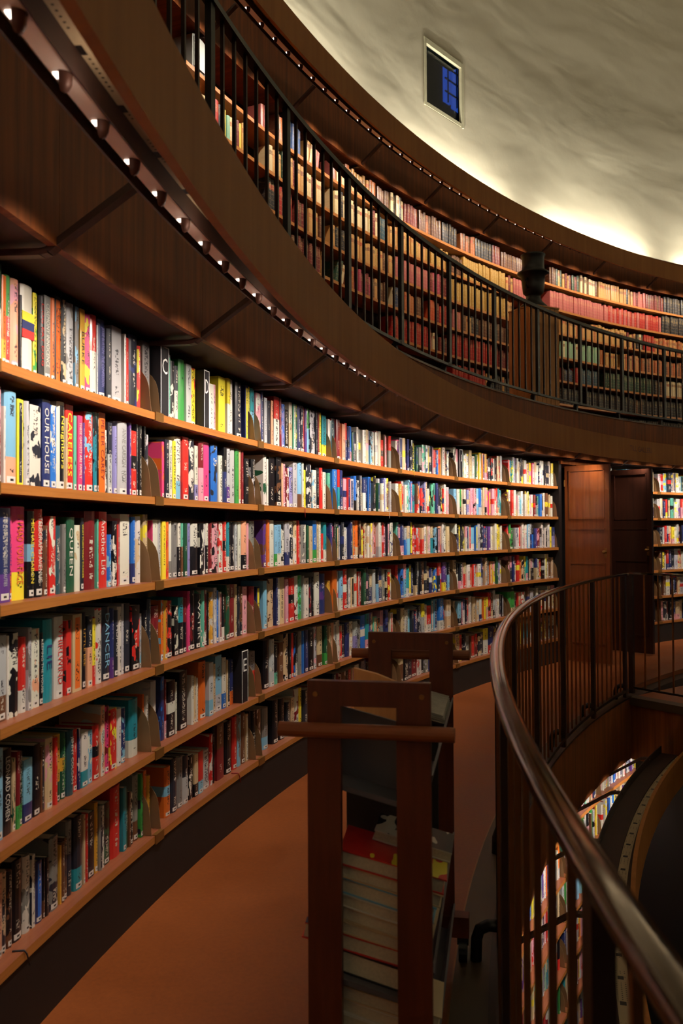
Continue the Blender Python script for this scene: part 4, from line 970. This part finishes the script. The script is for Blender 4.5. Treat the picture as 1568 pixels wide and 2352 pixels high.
# ---- landing that projects into the void, with its own straight rail
cA = pol(RS - 1.26, 144.75); cB = pol(RS - 1.745, 145.63)
dirv = (cB - cA).normalized()
nrm = Vector((dirv.y, -dirv.x, 0))
if nrm.dot(pol(1, 100)) < 0: nrm = -nrm
E1 = cA + dirv * 3.2
pl = MB()
P = [cA, E1, E1 + nrm * 3.0, cA + nrm * 3.0 - dirv * 0.15]
b = len(pl.v)
for z in (-0.05, 0.0):
    for q in P: pl.v.append(Vector((q.x, q.y, z)))
pl.face([0, 1, 2, 3]); pl.face([7, 6, 5, 4])
for i in range(4):
    j = (i + 1) % 4
    pl.face([i, j, 4 + j, 4 + i])
lo = pl.build('floor_landing', M['lino']); tag(lo, 'dim landing floor projecting into the void beyond the corner post', kind='structure')
Md = Matrix(((dirv.x, nrm.x, 0, cA.x), (dirv.y, nrm.y, 0, cA.y), (0, 0, 1, 0), (0, 0, 0, 1)))
o = MB().box(0.0, 3.2, -0.02, 0.10, -0.055, 0.008, M=Md).build('trim_6', M['curb']); tag(o, 'stone edge strip along the straight landing rail', kind='structure')
o = MB().box(0.0, 3.2, 0.0, 0.03, -0.50, -0.056, M=Md).build('trim_7', M['panel']); tag(o, 'red-brown panel facing the side of the landing', kind='structure')
o = MB().box(0.02, 3.2, 0.06, 0.12, -2.64, -0.50, M=Md).build('wall_landing', M['kick']); tag(o, 'dark wall under the landing across the void', kind='structure')
lr = empty('landing_railing', Md); tag(lr, 'thin straight railing along the far landing past the corner post', 'railing')
MB().box(0.0, 3.2, 0.03, 0.07, 1.02, 1.036).build('handrail', M['handrail'], lr)
MB().box(0.0, 3.2, 0.042, 0.058, 0.07, 0.086).build('bottom_rail', M['dkbronze'], lr)
for i in range(24):
    link('baluster', bal_me, M['brassbar'], lr).location = (0.13 * (i + 1), 0.05, 0.0)
link('post', post_me, M['dkbronze'], lr).location = (0.0, 0.05, 0)
link('post', post_me, M['dkbronze'], lr).location = (1.5, 0.05, 0)

# ================================================================== DOORS
def door(name, th, wdt, ztop, mat, lab):
    o = empty(name, frame(RS - 0.02, th, 0.0) @ Matrix.Rotation(RAD(-90), 4, 'Z'))
    tag(o, lab, None, None, 'structure')
    # local x runs inward (towards the void), y is thickness
    MB().box(0.0, wdt, -0.02, 0.02, 0.012, ztop).build('leaf', mat, o)
    for s in (-1, 1):
        y = (0.02, 0.027) if s > 0 else (-0.027, -0.02)
        for (x0, x1, z0, z1) in ((0.05, wdt - 0.05, ztop - 0.06, ztop - 0.045), (0.05, wdt - 0.05, 1.50, 1.515), (0.05, 0.064, 1.5, ztop - 0.045), (wdt - 0.064, wdt - 0.05, 1.5, ztop - 0.045),
                                 (0.05, wdt - 0.05, 1.39, 1.404), (0.05, wdt - 0.05, 1.03, 1.044), (0.05, 0.064, 0.2, 1.03), (wdt - 0.064, wdt - 0.05, 0.2, 1.03), (0.05, wdt - 0.05, 0.2, 0.214)):
            MB().box(x0, x1, y[0], y[1], z0, z1).build('moulding', mat, o)
    kb = MB().lathe([(0.016, 0.0), (0.008, 0.01), (0.008, 0.03), (0.017, 0.038), (0.017, 0.05), (0.01, 0.056)], 12, M=Matrix.Translation((wdt - 0.045, -0.02, 1.16)) @ Matrix.Rotation(RAD(90), 4, 'X')).build('knob', M['clip'], o, smooth=True)
    MB().box(wdt - 0.058, wdt - 0.032, -0.0225, -0.02, 1.10, 1.20).build('knob_plate', M['clip'], o)
    for z in (0.25, 1.85):
        MB().tube([(0.0, -0.026, z), (0.0, -0.026, z + 0.07)], 0.008, 8).build('hinge', M['clip'], o)
    return o
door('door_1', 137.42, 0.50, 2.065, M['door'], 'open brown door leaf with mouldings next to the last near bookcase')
door('door_2', 132.95, 0.50, 2.065, M['door_shaded'], 'open dark door leaf in shadow beside the distant books')
o = ringobj('trim_8', [(RS - 0.03, 2.09), (RS + 0.27, 2.09), (RS + 0.27, 2.15), (RS - 0.03, 2.15)], GAP[10] + 0.3, GAP[11] + 0.3, 8, M['panel'], label='door head above the double doors')

# sign above the doors
sgo = empty('gallery_sign', frame(RS - 0.652, 135.35, 2.235)); tag(sgo, 'faint red lettering on the brown fascia above the double doors', 'sign')
lettering('lettering', 'TILL GALLERI', 'r', sgo, 0.78, 0.055, -0.001, 0.0, vertical=False, mat=M['redink'])

# ================================================================== CABINET AND URN ON THE UPPER GALLERY
cbm = frame(RS + 0.30, 137.75, Z3) @ Matrix.Rotation(RAD(-18), 4, 'Z')
cb = empty('slatted_cabinet', cbm); tag(cb, 'slatted wooden cabinet behind the black railing under the black urn', 'cabinet')
w_ = 0.19
MB().box(-w_ + 0.008, w_ - 0.008, -w_ + 0.008, w_ - 0.008, 0.0, 1.14).build('body', M['cabinet'], cb)
for s in range(4):
    for i in range(6):
        a0 = -w_ + 2 * w_ * i / 6 + 0.003; a1 = -w_ + 2 * w_ * (i + 1) / 6 - 0.003
        MB().box(a0, a1, -w_, -w_ + 0.009, 0.02, 1.13).build('slat', M['cabinet'], cb).matrix_local = Matrix.Rotation(RAD(90 * s), 4, 'Z')
MB().box(-w_ - 0.004, w_ + 0.004, -w_ - 0.004, w_ + 0.004, 1.135, 1.15).build('top', M['cabinet'], cb)
MB().box(-0.05, 0.06, -w_ - 0.003, -w_, 0.99, 1.08).build('name_plate', M['brasslabel'], cb).matrix_local = Matrix.Rotation(RAD(90), 4, 'Z')
um = empty('black_urn', frame(RS + 0.30, 137.75, Z3 + 1.151)); tag(um, 'black bronze urn with flared rim standing on the slatted cabinet', 'urn')
MB().lathe([(0.145, 0.0), (0.15, 0.03), (0.125, 0.055), (0.095, 0.085), (0.078, 0.13), (0.078, 0.15)], 24).build('foot', M['blackmetal'], um, smooth=True)
MB().lathe([(0.078, 0.15), (0.112, 0.185), (0.12, 0.26), (0.13, 0.36), (0.17, 0.385), (0.172, 0.405), (0.125, 0.42), (0.118, 0.48), (0.12, 0.57), (0.132, 0.585), (0.132, 0.60), (0.108, 0.60), (0.1, 0.5)], 24).build('bowl', M['blackmetal'], um, smooth=True)
for s in (-1, 1):
    MB().tube([(s * 0.115, 0, 0.22), (s * 0.148, 0, 0.235), (s * 0.155, 0, 0.29), (s * 0.125, 0, 0.32)], 0.011, 8).build('handle', M['blackmetal'], um, smooth=True)

# ================================================================== BOOK TROLLEY
ang = RAD(-10.4)
T4 = Matrix.Translation((-11.8675 + 0.057, -0.4187 + 1.92, 0.0)) @ Matrix.Rotation(ang, 4, 'Z')
tr = empty('book_trolley', T4); tag(tr, 'narrow dark wooden book trolley with round handle bars standing on the walkway', 'trolley')
for (y0, zt) in ((0.0, 1.06), (0.92, 1.06)):
    for s in (-1, 1):
        x0, x1 = (-0.139, -0.063) if s < 0 else (0.063, 0.139)
        MB().box(x0, x1, y0, y0 + 0.022, 0.10, zt).build('upright', M['trolley'], tr)
    MB().box(-0.063, 0.063, y0, y0 + 0.022, zt - 0.056, zt).build('top_rail', M['trolley'], tr)
    MB().box(-0.063, 0.063, y0, y0 + 0.022, 0.10, 0.17).build('bottom_rail', M['trolley'], tr)
    MB().box(-0.185, 0.185, y0 - 0.015, y0 + 0.037, 0.085, 0.15).build('foot_rail', M['trolley'], tr)
    yb = y0 - 0.017 if y0 == 0 else y0 + 0.022 + 0.017
    zb_ = 0.953 if y0 == 0 else 0.985
    h_ = MB().tube([(-0.20, yb, zb_), (0.193, yb, zb_)], 0.0165, 14).build('handle_bar', M['bar'], tr, smooth=False)
    for s in (-1, 1):
        cs_ = MB().box(s * 0.165 - 0.018, s * 0.165 + 0.018, y0 - 0.012, y0 + 0.036, 0.062, 0.086).build('caster', M['rubber'], tr)
        MB().tube([(s * 0.165 - 0.013, y0 + 0.012, 0.04), (s * 0.165 + 0.013, y0 + 0.012, 0.04)], 0.04, 16).build('wheel', M['rubber'], cs_)
        for zz in (zt - 0.03,):
            MB().tube([(s * 0.12, y0 - 0.003 if y0 == 0 else y0 - 0.003, zz), (s * 0.12, y0, zz)], 0.006, 8).build('screw', M['clip'], tr)
# tilted shelves (left side high)
SL = RAD(14)
for (zc, nm) in ((0.365, 'tilted_shelf'), (0.135, 'tilted_shelf'), (0.80, 'top_tray')):
    m = Matrix.Translation((0, 0, zc)) @ Matrix.Rotation(SL, 4, 'Y')
    a = MB().box(-0.13, 0.125, 0.022, 0.92, -0.006, 0.006).build(nm, M['greymetal'], tr); a.matrix_local = m
    a = MB().box(0.119, 0.125, 0.022, 0.92, 0.006, 0.085).build('shelf_lip', M['greymetal'], tr); a.matrix_local = m
a = MB().box(-0.125, 0.10, 0.10, 0.106, 0.006, 0.16).build('tray_divider', M['greymetal'], tr); a.matrix_local = Matrix.Translation((0, 0, 0.80)) @ Matrix.Rotation(SL, 4, 'Y')

MB().box(-0.125, 0.125, 0.42, 0.428, 0.40, 0.86).build('divider_panel', M['kick'], tr)

def flat_book(zl, t, w, d, code, code2, pat, shelf_z, yo, xo, lab, rot=0.0):
    """a book lying on a tilted trolley shelf; zl = height above the shelf"""
    m = T4 @ Matrix.Translation((0, 0, shelf_z)) @ Matrix.Rotation(SL, 4, 'Y') @ Matrix.Translation((xo, yo, zl + t / 2)) @ Matrix.Rotation(RAD(rot), 4, 'Z')
    # book local: x thickness, y depth from the spine, z height -> lay down with spine to the far end
    m = m @ Matrix(((0, 0, 1, -w / 2), (0, -1, 0, d), (1, 0, 0, 0), (0, 0, 0, 1)))
    o = make_book('book', m, t, w, d, srgb(PAL[code]), srgb(PAL[code2]), pat, M['book'], t > 0.025)
    return tag(o, lab, 'book', 'books lying on the trolley')
zl = 0.0065
st = [(0.05, .25, .165, 'K', 'k', 7, -0.031), (0.036, .275, .17, 'R', 'b', 4, -0.055), (0.026, .25, .16, 'n', 'K', 7, -0.04), (0.03, .25, .16, 'n', 'N', 7, -0.03), (0.028, .25, .155, 'w', 'K', 7, -0.035), (0.034, .265, .16, 'L', 'b', 7, -0.045), (0.028, .25, .16, 'n', 'w', 7, -0.03), (0.034, .25, .165, 'R', 'Y', 4, -0.03), (0.024, .19, .13, 'K', 'w', 4, -0.0)]
labs = ['thick black book at the bottom of the upper trolley stack', 'red and navy chequered book, second from the bottom of the upper trolley stack', 'tan book, third from the bottom of the upper trolley stack', 'tan book, fourth from the bottom of the upper trolley stack', 'cream book in the middle of the upper trolley stack', 'light blue book, sixth from the bottom of the upper trolley stack', 'tan book directly under the red one on the trolley', 'red and yellow book near the top of the upper trolley stack', 'black book on top of the upper trolley stack']
for (t_, w_2, d_, a_, b_, p_, xo), lab in zip(st, labs):
    flat_book(zl, t_, w_2, d_, a_, b_, p_, 0.365, 0.15 if t_ == 0.024 else 0.045, xo + 0.01, lab, rot=random.uniform(-3, 3)); zl += t_ + 0.001
zl = 0.0065
st = [(0.03, .25, .16, 'w', 'K', 7, -0.03), (0.032, .25, .16, 'K', 'w', 7, -0.04), (0.034, .25, .16, 'n', 'K', 7, -0.03), (0.036, .255, .16, 'w', 'K', 7, -0.05), (0.03, .25, .16, 'w', 'K', 7, -0.03), (0.03, .24, .16, 'n', 'K', 7, -0.02)]
labs = ['cream book, bottom of the lower stack on the trolley', 'black book, second from the bottom of the lower trolley stack', 'tan book, third from the bottom of the lower trolley stack', 'cream book, fourth from the bottom of the lower trolley stack', 'cream book, fifth from the bottom of the lower trolley stack', 'tan book on top of the lower trolley stack']
for (t_, w_2, d_, a_, b_, p_, xo), lab in zip(st, labs):
    flat_book(zl, t_, w_2, d_, a_, b_, p_, 0.135, 0.045, xo + 0.01, lab, rot=random.uniform(-4, 4)); zl += t_ + 0.001
# newspapers on the top tray
npm = empty('newspaper', T4 @ Matrix.Translation((0.02, 0.60, 0.865)) @ Matrix.Rotation(SL, 4, 'Y')); tag(npm, 'grey folded newspaper lying on top of the trolley', 'newspaper')
for i in range(4):
    MB().box(-0.10 + 0.004 * i, 0.115 - 0.003 * i, 0.0, 0.30, 0.006 * i, 0.006 * i + 0.0045).build('sheet', M['paper'], npm)
bx = empty('magazine_holder', T4 @ Matrix.Translation((-0.035, 0.52, 0.865))); tag(bx, 'brown curved magazine holder on the trolley top', 'holder')
MB().prism([(-0.085, 0.0), (0.06, -0.02), (0.06, 0.08), (0.045, 0.10), (-0.02, 0.125), (-0.085, 0.14)], 0.0, 0.02).build('side', M['cabinet'], bx)
MB().box(-0.085, 0.06, 0.02, 0.03, 0.0, 0.08).build('back', M['cabinet'], bx)

# ================================================================== SMALL DETAILS
def ribbon(pts, mat, lab, w=0.0022):
    o = MB().tube(pts, w, 6).build('bookmark_ribbon', mat, smooth=True)
    return tag(o, lab, 'ribbon', 'bookmark ribbons')
def rb(th, z, drop, mat, lab, side=0.0):
    f = frame(RS, th, z + 0.017)
    P = [f @ Vector((0, 0.03, 0)), f @ Vector((side * 0.3, 0.0, 0.0)), f @ Vector((side * 0.5, -0.005, -0.012)), f @ Vector((side, -0.006, -drop))]
    ribbon(P, mat, lab)
rb(171.35, ZB2[5], 0.05, M['threadk'], 'navy bookmark ribbon hanging off the bottom shelf', 0.03)
rb(163.6, ZB2[5], 0.05, M['thread'], 'red bookmark ribbon hanging off the bottom shelf', 0.03)
rb(159.6, ZB2[1], 0.06, M['thread'], 'red bookmark ribbon hanging off the second shelf')
rb(151.4, ZB2[0], 0.04, ink('Y'), 'yellow bookmark ribbon hanging off the top shelf', 0.02)
rb(153.4, ZB2[1], 0.05, ink('W'), 'white bookmark ribbon hanging off the second shelf')
